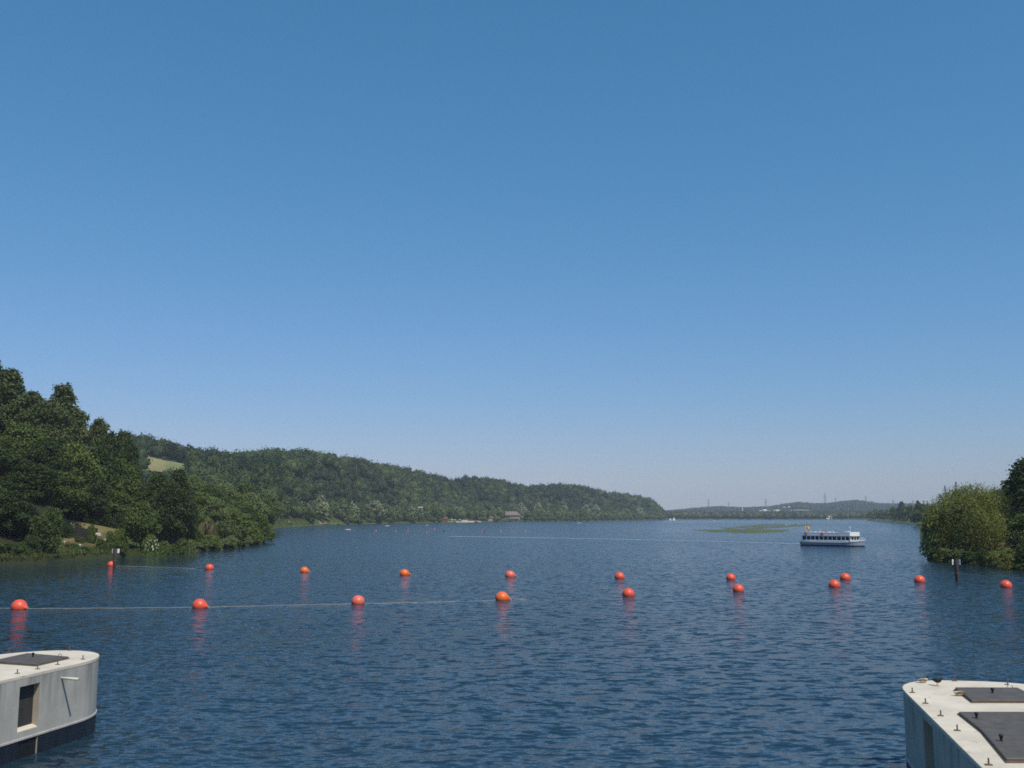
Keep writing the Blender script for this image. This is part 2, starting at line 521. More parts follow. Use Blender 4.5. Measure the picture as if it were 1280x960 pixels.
# ------------------------------------------------------------------ water
wc_dense = np.arange(-260, 1540, 3.3)
wl = 640 - F * np.tan(np.radians(np.linspace(76, 36.5, 40)))
wr = 640 + F * np.tan(np.radians(np.linspace(36.5, 76, 40)))
wcols = np.concatenate([wl[wl < -262], wc_dense, wr[wr > 1541]])
rr = list(np.linspace(2, 26, 60)); d = rr[-1]
while d < 6200:
    d += max(0.06, 0.5 * d * d / (8.0 * 996.0)); rr.append(d)
wrows = np.array(rr)
PX, D = np.meshgrid(wcols, wrows)
X = (PX - 640) / F * D * CP
step = np.maximum(0.06, 0.5 * D * D / (8.0 * 996.0))
Zw = np.zeros_like(X)
lost = np.zeros_like(X); tot = 0.0
wind = math.radians(-82)     # waves run towards the dam, slightly oblique


def fbm(x, y, seed):
    """soft value field for wind patches"""
    r = np.random.default_rng(seed)
    o = np.zeros_like(x)
    for i in range(14):
        a = r.uniform(-0.5, 0.5); k = r.uniform(0.6, 2.4); ph = r.uniform(0, 6.28)
        o += np.sin((x * math.sin(a) * 0.35 + y * math.cos(a)) * k + ph + 1.2 * np.sin(x * 0.6 * k + ph * 2)) / k
    return o / 4.0


patch = np.clip(0.5 + 0.5 * fbm(X / 38.0, D / 26.0, 3) * 0.9, 0, 1)
patch2 = np.clip(0.5 + 0.5 * fbm(X / 240.0, D / 120.0, 5), 0, 1)
roughw = 0.80 + 0.30 * patch
farw = sstep((D - 260) / 500.0)
roughw = roughw * (1 - farw) + farw * (0.54 + 0.52 * patch2)
# sheltered water under the trees of both banks
dsh = ip(SHORE, PX) - D
shelter = np.where((PX < 345), 1 - sstep(dsh / 120.0), 0) * sstep((345 - PX) / 60.0)
shelter = np.maximum(shelter, np.where(PX > 1156, (1 - sstep(dsh / 45.0)) * sstep((PX - 1156) / 40.0), 0))
roughw = roughw * (1 - 0.82 * np.clip(shelter, 0, 1))
rw = np.random.default_rng(11)
for i in range(84):
    lam = 0.22 * (4.0 ** rw.uniform(0, 1))
    th = wind + rw.normal(0, 0.62)
    k = 2 * math.pi / lam
    sl = 0.0096 * (lam / 1.0) ** 0.10 * rw.uniform(0.6, 1.3)
    a = sl / k * math.sqrt(2)
    w = sstep((lam / step - 2.2) / 2.2) * sstep((lam / (3.3 / F * D) - 2.2) / 2.2)
    ph = k * (X * math.cos(th) + D * math.sin(th)) + rw.uniform(0, 6.28)
    Zw += w * a * (np.sin(ph) + 0.18 * np.cos(2 * ph))
    lost += (1 - w) * sl * sl; tot += sl * sl
Zw *= roughw * (0.9 + 0.2 * patch)
lost = np.sqrt(lost / tot)
V = np.stack([X, D, Zw], -1).reshape(-1, 3)
nc, nr = len(wcols), len(wrows)
idx = np.arange(nr * nc).reshape(nr, nc)
Q = np.stack([idx[:-1, :-1], idx[:-1, 1:], idx[1:, 1:], idx[1:, :-1]], -1).reshape(-1, 4)
me = np_mesh('lake_water', V, Q, {'rough_water': roughw.ravel(), 'lost_waves': lost.ravel()})
w = link_mesh('lake_water', me, M['water'], None, True)
tag(w, 'wide blue lake rippled by a light wind', 'water', kind='structure')

# ------------------------------------------------------------------ vegetation


def unit(n, rng):
    v = rng.normal(size=(n, 3)); return v / np.linalg.norm(v, axis=1, keepdims=True)


def cards(P, Nn, size, rng, aspect=0.6, droop=0.0):
    """diamond leaf sprays at P facing roughly Nn"""
    n = len(P)
    t = rng.normal(size=(n, 3)); t[:, 2] -= droop * 2.0
    t -= Nn * (t * Nn).sum(1, keepdims=True)
    t /= np.linalg.norm(t, axis=1, keepdims=True) + 1e-9
    b = np.cross(Nn, t)
    s = (size * rng.uniform(0.6, 1.35, n))[:, None]
    k = rng.uniform(-0.15, 0.15, (n, 1))
    v = np.stack([P + t * s, P + b * s * aspect + t * s * k + Nn * s * 0.12, P - t * s, P - b * s * aspect + t * s * k + Nn * s * 0.12], 1)
    return v.reshape(-1, 3), np.arange(n * 4).reshape(n, 4)


def crown_mesh(name, seed, R, zlo, zhi, lobes, n, size, rnd=0.56, top=1.0, droop=0.0, shape='round', out_r=0.42):
    """leaf sprays spread over overlapping boughs; returns mesh in metres, trunk axis at origin"""
    rng = np.random.default_rng(seed)
    H = zhi - zlo
    L = []
    for i in range(lobes):
        u = (i + rng.uniform(0.1, 0.9)) / lobes
        if shape == 'round': r = math.sqrt(max(0.05, 1 - (2 * u - 0.86) ** 2)) if u < 0.93 else 0.3
        elif shape == 'tall': r = (1 - 0.86 * u ** 1.5) * min(1, 0.5 + u * 3)
        elif shape == 'cone': r = max(0.08, 1.0 - u)
        else: r = math.sqrt(max(0.04, 1 - u ** 2.2))
        a = i * 2.39996 + rng.uniform(-0.5, 0.5)
        q = R * r * rng.uniform(0.35, 0.98)
        lr = R * rng.uniform(0.5, 1.3) * out_r * (0.42 + 0.58 * r)
        L.append((q * math.cos(a), q * math.sin(a), zlo + H * (0.05 + 0.9 * u), lr, rng.uniform(0, 1)))
    L.append((0, 0, zlo + H * 0.5, R * 0.5, 0.4))
    L = np.array(L)
    w = L[:, 3] ** 2; w /= w.sum()
    which = rng.choice(len(L), n, p=w)
    dirs = unit(n, rng)
    fl = rng.uniform(size=n) < 0.55
    dirs[fl, 2] = np.abs(dirs[fl, 2])
    sq = np.array([1, 1, 0.82]) if not droop else np.array([1, 1, 1.05])
    rad = L[which, 3] * (1.10 - 0.42 * rng.uniform(size=n) ** 1.6) * np.where(rng.uniform(size=n) < 0.10, 1.28, 1.0)
    P = L[which, :3] + dirs * rad[:, None] * sq
    P += rng.normal(0, 0.045 * R, P.shape)
    twig = rng.uniform(size=n) < 0.05
    P[twig] += dirs[twig] * (0.16 * R * rng.uniform(0.3, 1.2, (twig.sum(), 1)))
    if droop: P[:, 2] -= droop * rng.uniform(size=n) ** 2 * H * 0.22
    inside = np.zeros(n, bool)
    for j in range(len(L)):
        dd = np.linalg.norm((P - L[j, :3]) / sq, axis=1)
        inside |= (dd < 0.62 * L[j, 3]) & (which != j)
    keep = (~inside | (rng.uniform(size=n) < 0.25)) & (P[:, 2] > zlo - 0.3)
    P, dirs, which = P[keep], dirs[keep], which[keep]
    Nn = dirs * (1 - rnd) + unit(len(P), rng) * rnd
    Nn[:, 2] += 0.15
    Nn /= np.linalg.norm(Nn, axis=1, keepdims=True)
    V, Q = cards(P, Nn, size, rng, 0.55 if not droop else 0.32, droop)
    tint = np.clip(0.35 * L[which, 4] + 0.65 * rng.uniform(size=len(P)), 0, 1)
    return np_mesh(name, V, Q, {'tint': np.repeat(tint, 4)}), L


def trunk_mesh(name, seed, L, zhi, r0, stems=1, zb=-1.0):
    rng = random.Random(seed)
    bm = bmesh.new()
    for s in range(stems):
        ang = rng.uniform(0, 6.28)
        off = 0 if stems == 1 else r0 * 2.2
        lean = 0.02 if stems == 1 else 0.26
        pts, rad = [], []
        for i in range(7):
            u = i / 6
            z = zb + (zhi * 0.8 - zb) * u
            pts.append((off * math.cos(ang) + math.cos(ang) * lean * z + rng.uniform(-.12, .12) * u * 2, off * math.sin(ang) + math.sin(ang) * lean * z + rng.uniform(-.12, .12) * u * 2, z))
            rad.append(r0 * (1 - 0.82 * u) * (1.35 if i == 0 else 1))
        add_tube(bm, pts, rad, 8)
    for l in L[:: max(1, len(L) // 14)]:
        c = Vector(l[:3])
        z0 = max(0.25 * zhi, c.z - 0.55 * math.hypot(c.x, c.y) - 0.6)
        z0 = min(z0, zhi * 0.72)
        r = r0 * 0.42 * (1 - 0.6 * z0 / zhi)
        mid = Vector((c.x * 0.5, c.y * 0.5, (z0 + c.z) / 2 - 0.05 * zhi * 0.3))
        add_tube(bm, [(0, 0, z0), mid, c], [r, r * 0.7, r * 0.25], 6)
    bmesh.ops.recalc_face_normals(bm, faces=bm.faces)
    me = bpy.data.meshes.new(name); bm.to_mesh(me); bm.free()
    me.polygons.foreach_set('use_smooth', np.ones(len(me.polygons), bool))
    return me


TPL = {}


def template(key, seed, R, zlo, zhi, lobes, n, size, r0, **kw):
    stems = kw.pop('stems', 1)
    c, L = crown_mesh('crown', seed, R, zlo, zhi, lobes, n, size, **kw)
    t = trunk_mesh('trunk', seed, L, zhi, r0, stems)
    t.materials.append(M['bark'])
    TPL[key] = (c, t, R, zhi)


# near trees (true size in metres)
for i in range(4):
    template(f'broad{i}', 20 + i, 6.2, 2.2, 17.0, 46, 17000, 0.36, 0.34, shape='round', out_r=0.37)
for i in range(3):
    template(f'tall{i}', 40 + i, 4.6, 3.0, 20.0, 52, 15000, 0.33, 0.28, shape='tall', out_r=0.40)
for i in range(3):
    template(f'bush{i}', 60 + i, 3.2, 0.0, 5.2, 18, 5200, 0.25, 0.10, shape='dome', stems=4)
template('willow', 71, 7.0, 0.2, 13.2, 44, 42000, 0.24, 0.24, shape='round', droop=0.6, stems=5, rnd=0.75, out_r=0.38)
# small versions for distant rows
for i in range(4):
    template(f'low{i}', 80 + i, 5.6, 0.6, 14.0, 18, 1500, 0.80, 0.3, shape='round')
for i in range(2):
    template(f'lowtall{i}', 90 + i, 3.4, 0.8, 17.0, 16, 1100, 0.75, 0.25, shape='tall')
template('poplar', 95, 2.2, 0.8, 20.0, 14, 1000, 0.7, 0.25, shape='tall')

_leafcopies = {}


def leafed(key, mat):
    """crown mesh of a template in the wanted foliage"""
    k = (key, mat)
    if k not in _leafcopies:
        c = TPL[key][0]
        if c.materials: c = c.copy(); c.materials.clear()
        c.materials.append(M[mat])
        _leafcopies[k] = c
    return _leafcopies[k]


def plant_tree(px, ytop, d, wpx, key, mat, label, group=None, name='tree', cat='tree', trunk=True, zbase=None, depth=None):
    """a tree of its own at bearing px and distance d, as tall and wide as the photo shows"""
    p = at(px, 640, d)
    x, y = p.x, d
    zb = tz(x, y) if zbase is None else zbase
    ztop = at(px, ytop, d).z
    c, t, R, H = TPL[key]
    h = max(ztop - zb, 1.0)
    sx = wpx / F * d / (2 * R * 1.12)
    o = empty(name, (x, y, zb - 0.1), random.uniform(0, 6.28), label, cat, group)
    sd = sx if depth is None else depth / F * d / (2 * R * 1.12)
    o.scale = (sx, sd, h / (H * 1.03))
    if trunk:
        b = bpy.data.objects.new('trunk', t); COL.objects.link(b); b.parent = o
    f = bpy.data.objects.new('crown', leafed(key, mat)); COL.objects.link(f); f.parent = o
    return o


# -- the wooded bank on the left ------------------------------------------------
G_LEFT = 'trees of the dense wood on the left bank'
back = [(-75, 448, 262, 90, 'tall0', 'leaf_dark'), (-38, 440, 250, 84, 'broad1', 'leaf_dark'), (2, 456, 242, 62, 'tall1', 'leaf_olive'), (32, 484, 246, 56, 'tall2', 'leaf_olive'),
        (70, 476, 252, 62, 'tall0', 'leaf_olive'), (50, 500, 240, 64, 'broad0', 'leaf_olive'), (92, 506, 256, 56, 'tall1', 'leaf_olive'), (118, 516, 262, 50, 'tall2', 'leaf_olive'),
        (150, 534, 268, 46, 'tall0', 'leaf_olive'), (158, 548, 262, 40, 'broad2', 'leaf_dark'), (134, 540, 258, 52, 'broad3', 'leaf_dark')]
for i, (a, b_, c_, e, k, m) in enumerate(back):
    lab = {2: 'tall tree at the left edge whose crown rises highest on the left bank', 4: 'slim tree whose pointed top stands alone above the wood on the left bank',
           8: 'last tall tree at the right-hand end of the high wood on the left bank'}.get(i, 'tall tree in the skyline of the steep wood on the left bank')
    plant_tree(a, b_, c_, e, k, m, lab, None if i in (2, 4, 8) else G_LEFT)
mid = [(-60, 520, 215, 90), (-20, 545, 205, 84), (18, 528, 222, 74), (52, 548, 218, 66), (88, 552, 226, 66), (118, 556, 234, 60), (146, 572, 240, 56), (30, 575, 206, 72), (74, 588, 212, 62),
       (108, 590, 224, 56), (136, 598, 234, 50), (0, 600, 194, 76), (-36, 600, 184, 80), (156, 592, 246, 44)]
for i, (a, b_, c_, e) in enumerate(mid):
    plant_tree(a, b_, c_, e, f'broad{i % 4}', 'leaf_dark' if i % 2 else 'leaf_mid', 'dark broadleaf tree in the middle of the wood on the left bank', 'broadleaf trees filling the left wood')
plant_tree(14, 612, 182, 62, 'broad2', 'leaf_dark', 'dark tree hanging low over the water at the left edge')
plant_tree(52, 648, 180, 46, 'bush0', 'leaf_dark', 'dark round bush at the waterline left of the dry grass bank', name='bush', cat='bush')
plant_tree(30, 640, 186, 40, 'bush1', 'leaf_dark', 'dark bush under the trees behind the grey post', name='bush', cat='bush')
plant_tree(66, 634, 192, 30, 'bush2', 'leaf_mid', 'lighter green bush just above the dark waterline bush', name='bush', cat='bush')
ro = random.Random(21)
for i in range(16):   # the wood goes on to the left
    q = -95 - i * 17
    plant_tree(q + ro.uniform(-8, 8), 470 + ro.uniform(-25, 60) + (i % 3) * 40, float(ip(SHORE, np.array([float(q)]))[0]) + 14 + (2 - i % 3) * 24 + ro.uniform(-4, 4), ro.uniform(84, 120), f'broad{i % 4}', ro.choice(['leaf_dark', 'leaf_mid', 'leaf_olive']),
               'tree of the wood that goes on along the left bank towards the dam', 'trees where the left wood goes on')
# the group right of the grassy opening
for a, b_, c_, e, k, m, lab in [
        (222, 582, 236, 46, 'tall1', 'leaf_dark', 'tall dark tree with the pointed top right of the grassy opening'),
        (196, 592, 232, 52, 'broad1', 'leaf_dark', 'dark tree behind the light green bank tree'),
        (214, 602, 226, 52, 'broad3', 'leaf_dark', 'broad dark tree reaching down to the water right of the white-flowered shrub'),
        (166, 608, 242, 40, 'broad0', 'leaf_mid', 'mid green tree above the hedge at the back of the grassy opening'),
        (178, 624, 209, 44, 'broad2', 'leaf_mid', 'lighter green tree leaning over the bank beside the grassy opening'),
        (232, 618, 232, 30, 'broad2', 'leaf_dark', 'small dark tree at the right end of the dark bank group')]:
    plant_tree(a, b_, c_, e, k, m, lab)
plant_tree(192, 668, 205, 22, 'bush1', 'leaf_bright', 'shrub with white flower heads at the water under the dark trees', name='flowering_shrub', cat='shrub')
fs = bpy.data.objects['flowering_shrub']
rng = np.random.default_rng(5)
dv = unit(420, rng); dv = dv[(dv[:, 1] < 0.4) & (dv[:, 2] > -0.1)][:48]
fv, fq = cards(dv * np.array([3.1, 3.1, 2.4]) + np.array([0, 0, 2.7]), dv, 0.26, rng, 0.8)
bl = link_mesh('blossoms', np_mesh('blossoms', fv, fq), M['blossom'], fs)
fs.rotation_euler.z = 0
for i, (a, b_, c_, e, k, m, lab) in enumerate([
        (205, 676, 209, 24, 'bush2', 'leaf_bright', 'low bright shrub beside the white-flowered shrub'),
        (229, 674, 218, 26, 'bush0', 'leaf_mid', 'low shrub at the waterline below the dark tree group'),
        (246, 660, 236, 30, 'bush1', 'leaf_mid', 'green shrub at the near end of the tan reeds on the point'),
        (262, 668, 242, 30, 'bush2', 'leaf_bright', 'low bright green shrub in front of the tan reeds on the point'),
        (280, 652, 256, 38, 'bush0', 'leaf_olive', 'dense olive shrub at the waterline in the middle of the point'),
        (298, 656, 264, 34, 'bush1', 'leaf_olive', 'low olive shrub right of the dense olive shrub on the point'),
        (312, 650, 276, 32, 'bush2', 'leaf_bright', 'bright yellow-green shrub near the tip of the point'),
        (326, 644, 296, 30, 'bush0', 'leaf_mid', 'last shrub at the tip of the wooded point'),
        (333, 660, 300, 22, 'bush1', 'leaf_mid', 'low shrub touching the water at the very tip of the point')]):
    plant_tree(a, b_, c_, e, k, m, lab, name='shrub', cat='shrub')
# trees on the point behind the shrubs
G_PT = 'trees on the wooded point'
for i, (a, b_, c_, e) in enumerate([(250, 614, 300, 40), (270, 622, 290, 36), (290, 632, 305, 38), (308, 632, 310, 36), (322, 640, 315, 30), (262, 604, 360, 44), (288, 612, 380, 44), (312, 616, 400, 42),
                                    (330, 624, 410, 34), (244, 600, 400, 40), (276, 598, 430, 44), (304, 603, 450, 44), (240, 594, 450, 40), (332, 612, 470, 36)]):
    plant_tree(a, b_, c_, e, f'broad{(i * 3) % 4}', ['leaf_bright', 'leaf_row', 'leaf_bright', 'leaf_mid'][i % 4] if i < 5 else ['leaf_bright', 'leaf_row', 'leaf_mid'][i % 3],
               'leafy tree on the wooded point in front of the hill', G_PT)

for a, b_, c_, e, k, m, lab in [(140, 664, 204, 20, 'bush0', 'leaf_bright', 'bright green plants between the white slabs on the bank'), (151, 660, 207, 18, 'bush1', 'leaf_bright', 'bright green bush right of the white stones at the top of the bank'),
                                (128, 672, 200, 14, 'bush2', 'leaf_mid', 'low green plants in the dry grass below the white slab'), (150, 676, 201, 22, 'bush0', 'leaf_mid', 'green bush in the dry grass above the left marker pile'),
                                (90, 681, 194, 20, 'bush1', 'leaf_mid', 'low green plants at the water below the left white stone'), (106, 682, 194, 22, 'bush2', 'leaf_mid', 'green reeds clump at the water below the middle white stone'),
                                (80, 652, 208, 22, 'bush0', 'leaf_dark', 'dark bush overgrowing the left end of the shadow wall'), (117, 655, 210.5, 11, 'bush1', 'leaf_mid', 'small bush hanging over the right end of the shadow wall'),
                                (101, 670, 206, 15, 'bush2', 'leaf_olive', 'olive scrub at the foot of the shadow wall')]:
    plant_tree(a, b_, c_, e, k, m, lab, name='bush', cat='bush')
# undergrowth that closes the wood floor behind the opening and along the left water edge
ru = random.Random(12)
for i in range(16):
    plant_tree(72 + i * 6.2 + ru.uniform(-2, 2), 640 + ru.uniform(-7, 5), 232 + ru.uniform(-5, 8), ru.uniform(20, 30), f'bush{i % 3}', 'leaf_dark', 'dark undergrowth bush in the shade behind the hedge', 'undergrowth bushes behind the hedge', name='bush', cat='bush')
for i in range(9):
    plant_tree(-52 + i * 13 + ru.uniform(-3, 3), 672 + ru.uniform(-10, 8), float(ip(SHORE, np.array([-52 + i * 13.0]))[0]) + ru.uniform(3, 9), ru.uniform(22, 32), f'bush{i % 3}', 'leaf_dark' if i % 2 else 'leaf_mid', 'waterside bush under the trees at the far left', 'bushes under the left wood', name='bush', cat='bush')
for i in range(12):
    q = 240 + i * 8.2
    plant_tree(q, np.interp(q, [240, 338], [675, 668]) + ru.uniform(-4, 4), float(ip(SHORE, np.array([q]))[0]) + ru.uniform(-0.5, 2), ru.uniform(13, 22), f'bush{i % 3}', ru.choice(['leaf_mid', 'leaf_bright', 'leaf_row']), 'low overhanging bush at the water edge of the wooded point', 'overhanging bushes along the point', name='bush', cat='bush')
for i in range(7):
    q = 1178 + i * 16.0
    plant_tree(q, 684 + ru.uniform(-5, 5), float(ip(SHORE, np.array([q]))[0]) + ru.uniform(-1.2, 0.3), ru.uniform(22, 34), f'bush{i % 3}', ru.choice(['leaf_olive', 'leaf_dark', 'leaf_willow']), 'low overhanging bush along the right bank below the willows', 'overhanging bushes along the right bank', name='bush', cat='bush', zbase=-0.2)

# -- right bank ---------------------------------------------------------------
plant_tree(1210, 605, 180, 100, 'willow', 'leaf_willow', 'big olive willow spreading over the water on the right bank', name='willow_tree', cat='tree')
plant_tree(1170, 636, 181, 44, 'bush1', 'leaf_willow', 'left-hand outer bough clump of willow scrub over the water', name='willow_bush', cat='bush')
plant_tree(1246, 610, 192, 70, 'willow', 'leaf_olive', 'second willow half hidden behind the big olive willow', name='willow_tree', cat='tree')
plant_tree(1296, 572, 192, 92, 'broad1', 'leaf_dark', 'dark tall tree at the right edge rising above the willows')
plant_tree(1272, 600, 200, 56, 'broad3', 'leaf_dark', 'dark tree between the willow and the tall tree at the right edge')
plant_tree(1284, 640, 172, 50, 'bush2', 'leaf_mid', 'green bush below the dark tree at the right edge', name='bush', cat='bush')
plant_tree(1282, 672, 160, 30, 'bush0', 'leaf_dark', 'dark low bush at the water at the right edge', name='bush', cat='bush')
plant_tree(1184, 686, 178.5, 24, 'bush2', 'leaf_bright', 'small bright green shrub at the water behind the right-hand pile', name='shrub', cat='shrub')
plant_tree(1207, 690, 176, 18, 'bush1', 'leaf_bright', 'small shrub at the water just right of the right-hand pile', name='shrub', cat='shrub')
plant_tree(1252, 684, 168, 26, 'bush1', 'leaf_bright', 'yellow-green tuft of shrub in the sunny gap on the right bank', name='shrub', cat='shrub')

# -- rows of trees along the far left shore ------------------------------------
rg = random.Random(4)


def shore_row(px, off, ytop, wpx, key, mat, label, group, name='tree'):
    d = float(ip(SHORE, np.array([px]))[0]) + off
    return plant_tree(px, ytop, d, wpx, key, mat, label, group, name=name, trunk=False)


special = [(401, 24, 620, 24, 'low0', 'leaf_pale', 'pale silvery willow at the left end of the far shore row'),
           (440, 20, 628, 22, 'low1', 'leaf_pale', 'grey-green willow between the tan beach and the round pale willow'),
           (467, 16, 624, 26, 'low2', 'leaf_pale', 'round pale willow on the shore below the dark hill wood'),
           (386, 14, 634, 22, 'low3', 'leaf_mid', 'round dark tree standing at the water left of the tan beach'),
           (651, 40, 627, 12, 'low1', 'leaf_pale', 'pale tree just right of the columned house'),
           (674, 36, 628, 13, 'low2', 'leaf_pale', 'pale tree second to the right of the columned house'),
           (705, 40, 626, 16, 'lowtall0', 'leaf_pale', 'pale pointed tree on the shore right of the columned house'),
           (733, 30, 630, 14, 'low0', 'leaf_pale', 'left one of two pale trees under the low end of the hill'),
           (745, 34, 630, 12, 'low3', 'leaf_pale', 'right one of two pale trees under the low end of the hill'),
           (800, 30, 634, 12, 'low2', 'leaf_pale', 'pale tree near the right-hand end of the hill'),
           (685, 30, 629, 4, 'poplar', 'leaf_pale', 'thin pale poplar right of the columned house')]
for s in special: shore_row(*s, None)
px = 346.0
while px < 832:
    top = np.interp(px, [340, 400, 470, 560, 640, 720, 830], [628, 628, 629, 633, 635, 636, 641]) + rg.uniform(-3, 4)
    wd = np.interp(px, [340, 470, 640, 830], [26, 19, 13, 9]) * rg.uniform(0.8, 1.25)
    open_bank = 340 < px < 372 or 396 < px < 434
    off = rg.uniform(34, 60) if open_bank else rg.uniform(14, 40)
    beach = 553 < px < 602
    if beach: off = rg.uniform(40, 60)
    m = rg.choice(['leaf_mid', 'leaf_bright', 'leaf_row', 'leaf_bright', 'leaf_row'])
    if not (626 < px < 654):
        shore_row(px, off, top, wd, f'low{rg.randrange(4)}', m, 'green tree in the unbroken row along the foot of the hill', 'trees along the far left shore')
    px += wd * 0.50
# low scrub at the waterline of that shore
px = 436.0
while px < 832:
    if not (553 < px < 604 or 606 < px < 620 or 497 < px < 512 or 524 < px < 540):
        d = float(ip(SHORE, np.array([px]))[0])
        wd = np.interp(px, [430, 640, 830], [14, 9, 7]) * rg.uniform(0.8, 1.3)
        plant_tree(px, 650.2 if 622 < px < 657 else np.interp(px, [430, 640, 830], [647, 646.4, 645]) + rg.uniform(-2.0, 1), d + 6, wd, f'low{rg.randrange(4)}', rg.choice(['leaf_bright', 'leaf_bright', 'leaf_row']),
                   'low waterside bush on the far left shore', 'bushes along the far left shore', name='bush', cat='bush', trunk=False)
        px += wd * 0.9
    else: px += 4
# treetops standing above the ridge
for a, b_, c_, k in [(716, 606, 5, 'poplar'), (725, 608, 12, 'low1'), (736, 606.5, 6, 'lowtall0'), (741, 608, 6, 'poplar')]:
    plant_tree(a, b_, 1850, c_, k, 'leaf_dark', 'tall tree standing above the ridge line of the low hill', 'trees above the ridge', trunk=False)
# right shore beyond the willow
px = 1088.0
while px < 1168:
    d = float(ip(SHORE, np.array([min(px, 1147)]))[0]) + rg.uniform(10, 60)
    wd = rg.uniform(11, 18)
    plant_tree(px, np.interp(px, [1088, 1120, 1140, 1168], [638, 632, 628.5, 628]) + rg.uniform(-2, 3), d, wd, f'low{rg.randrange(4)}', rg.choice(['leaf_mid', 'leaf_row', 'leaf_mid']),
               'tree in the row on the right shore beyond the willow', 'trees on the far right shore', trunk=False)
    px += wd * 0.55
for a, b_, c_, k, lab in [(1127, 626, 11, 'low2', 'dark broad tree standing above the right shore row'), (1148, 624.5, 10, 'lowtall1', 'dark pointed tree above the right shore row'),
                          (1155, 623.5, 5, 'poplar', 'first of two dark poplars left of the willow'), (1160, 624, 5, 'poplar', 'second of two dark poplars left of the willow')]:
    plant_tree(a, b_, 1180, c_, k, 'leaf_dark', lab, trunk=False)


# -- woods that read as one mass -------------------------------------------------
def ico(sub):
    bm = bmesh.new(); bmesh.ops.create_icosphere(bm, subdivisions=sub, radius=1.0)
    v = np.array([p.co[:] for p in bm.verts]); f = np.array([[q.index for q in p.verts] for p in bm.faces]); bm.free()
    return v, f


def wood_mass(name, P, R, H, ncards, size, mat, label, seed, core=2, stand=60.0):
    """each crown: a lumpy leafy core plus leaf sprays over it, all merged as one wood"""
    rng = np.random.default_rng(seed)
    iv, if_ = ico(core)
    VV, FF, TT = [], [], []
    off = 0
    tpls = []
    for k in range(7):
        lum = 1 + 0.20 * np.sin(iv @ rng.normal(size=3) * 4 + rng.uniform(0, 6)) + 0.15 * np.sin(iv @ rng.normal(size=3) * 7 + rng.uniform(0, 6))
        v = iv * (lum * 0.86)[:, None]
        dirs = unit(ncards, rng); dirs[:, 2] = np.where(dirs[:, 2] < -0.25, -dirs[:, 2], dirs[:, 2])
        lm = 1 + 0.20 * np.sin(dirs @ rng.normal(size=3) * 4) + 0.13 * rng.normal(size=ncards)
        tpls.append((v, dirs, lm))
    for i in range(len(P)):
        v, dirs, lm = tpls[rng.integers(7)]
        a = rng.uniform(0, 6.28); ca, sa = math.cos(a), math.sin(a)
        Rm = np.array([[ca, -sa, 0], [sa, ca, 0], [0, 0, 1]])
        sc = np.array([R[i], R[i], H[i] * 0.5])
        c = P[i] + np.array([0, 0, H[i] * 0.5])
        tint = float(np.clip(0.42 + 0.50 * wob(P[i, 0], P[i, 1], stand, 5.0) + rng.normal(0, 0.20), 0, 1))
        VV.append((v @ Rm.T) * sc + c); FF.append(if_ + off); TT.append(np.full(len(v), tint * 0.9)); off += len(v)
        if ncards:
            dd = dirs @ Rm.T
            nn = dd * 0.6 + unit(ncards, rng) * 0.5; nn /= np.linalg.norm(nn, axis=1, keepdims=True)
            cv, cq = cards(dd * lm[:, None] * sc * 0.95 + c, nn, size, rng, 0.6)
            tri = np.concatenate([cq[:, [0, 1, 2]], cq[:, [0, 2, 3]]])
            VV.append(cv); FF.append(tri + off)
            TT.append(np.repeat(np.clip(tint + rng.uniform(-0.25, 0.25, ncards), 0, 1), 4)); off += len(cv)
    me = np_mesh(name, np.concatenate(VV), np.concatenate(FF), {'tint': np.concatenate(TT)})
    o = link_mesh(name, me, mat)
    tag(o, label, 'wood', kind='stuff')
    return o


# the hill on the left
n = 16000
rng = np.random.default_rng(3)
p = rng.uniform(120, 840, n); dd = np.sqrt(rng.uniform(440 ** 2, 2360 ** 2, n))
x = (p - 640) / F * dd * CP
s = ip(SHORE, p); dr = ip(RDIST, p)
z = terrain(x, dd)
keep = (dd > np.where(p < 338, 480, s + 42)) & (dd < dr + 50) & (z > 2.0) & ~in_field(p, dd)
R = 3.4 + 6.2 * rng.uniform(0, 1, n) ** 1.5; H = rng.uniform(8.0, 16.0, n)
# nothing stands in the line of sight to the open fields
pt = 645 - (z + H + 1.0 - CAMZ) / dd * F
front = (p > 178 - 4) & (p < 236) & (pt < 582.0) & (dd < 800)
front |= (p > 290) & (p < 315) & (pt < 584.0) & (dd < 820)
keep &= ~front
x, dd, z, R, H = x[keep], dd[keep], z[keep], R[keep], H[keep]
cap = 6200
x, dd, z, R, H = x[:cap], dd[:cap], z[:cap], R[:cap], H[:cap]
print('hill crowns', len(x))
wood_mass('hillside_forest', np.stack([x, dd, z - 0.5], 1), R, H, 105, 1.05, M['leaf_hill'], 'dark broadleaf forest covering the long hill on the left', 3)
# a few lone trees on the field
for a, b_ in ((203, 577), (208, 577.5), (229, 574), (233, 575)):
    plant_tree(a, b_, 800, 5.5, 'low1', 'leaf_dark', 'small lone tree at the edge of the pale hillside field', 'lone trees on the hillside field', trunk=False)

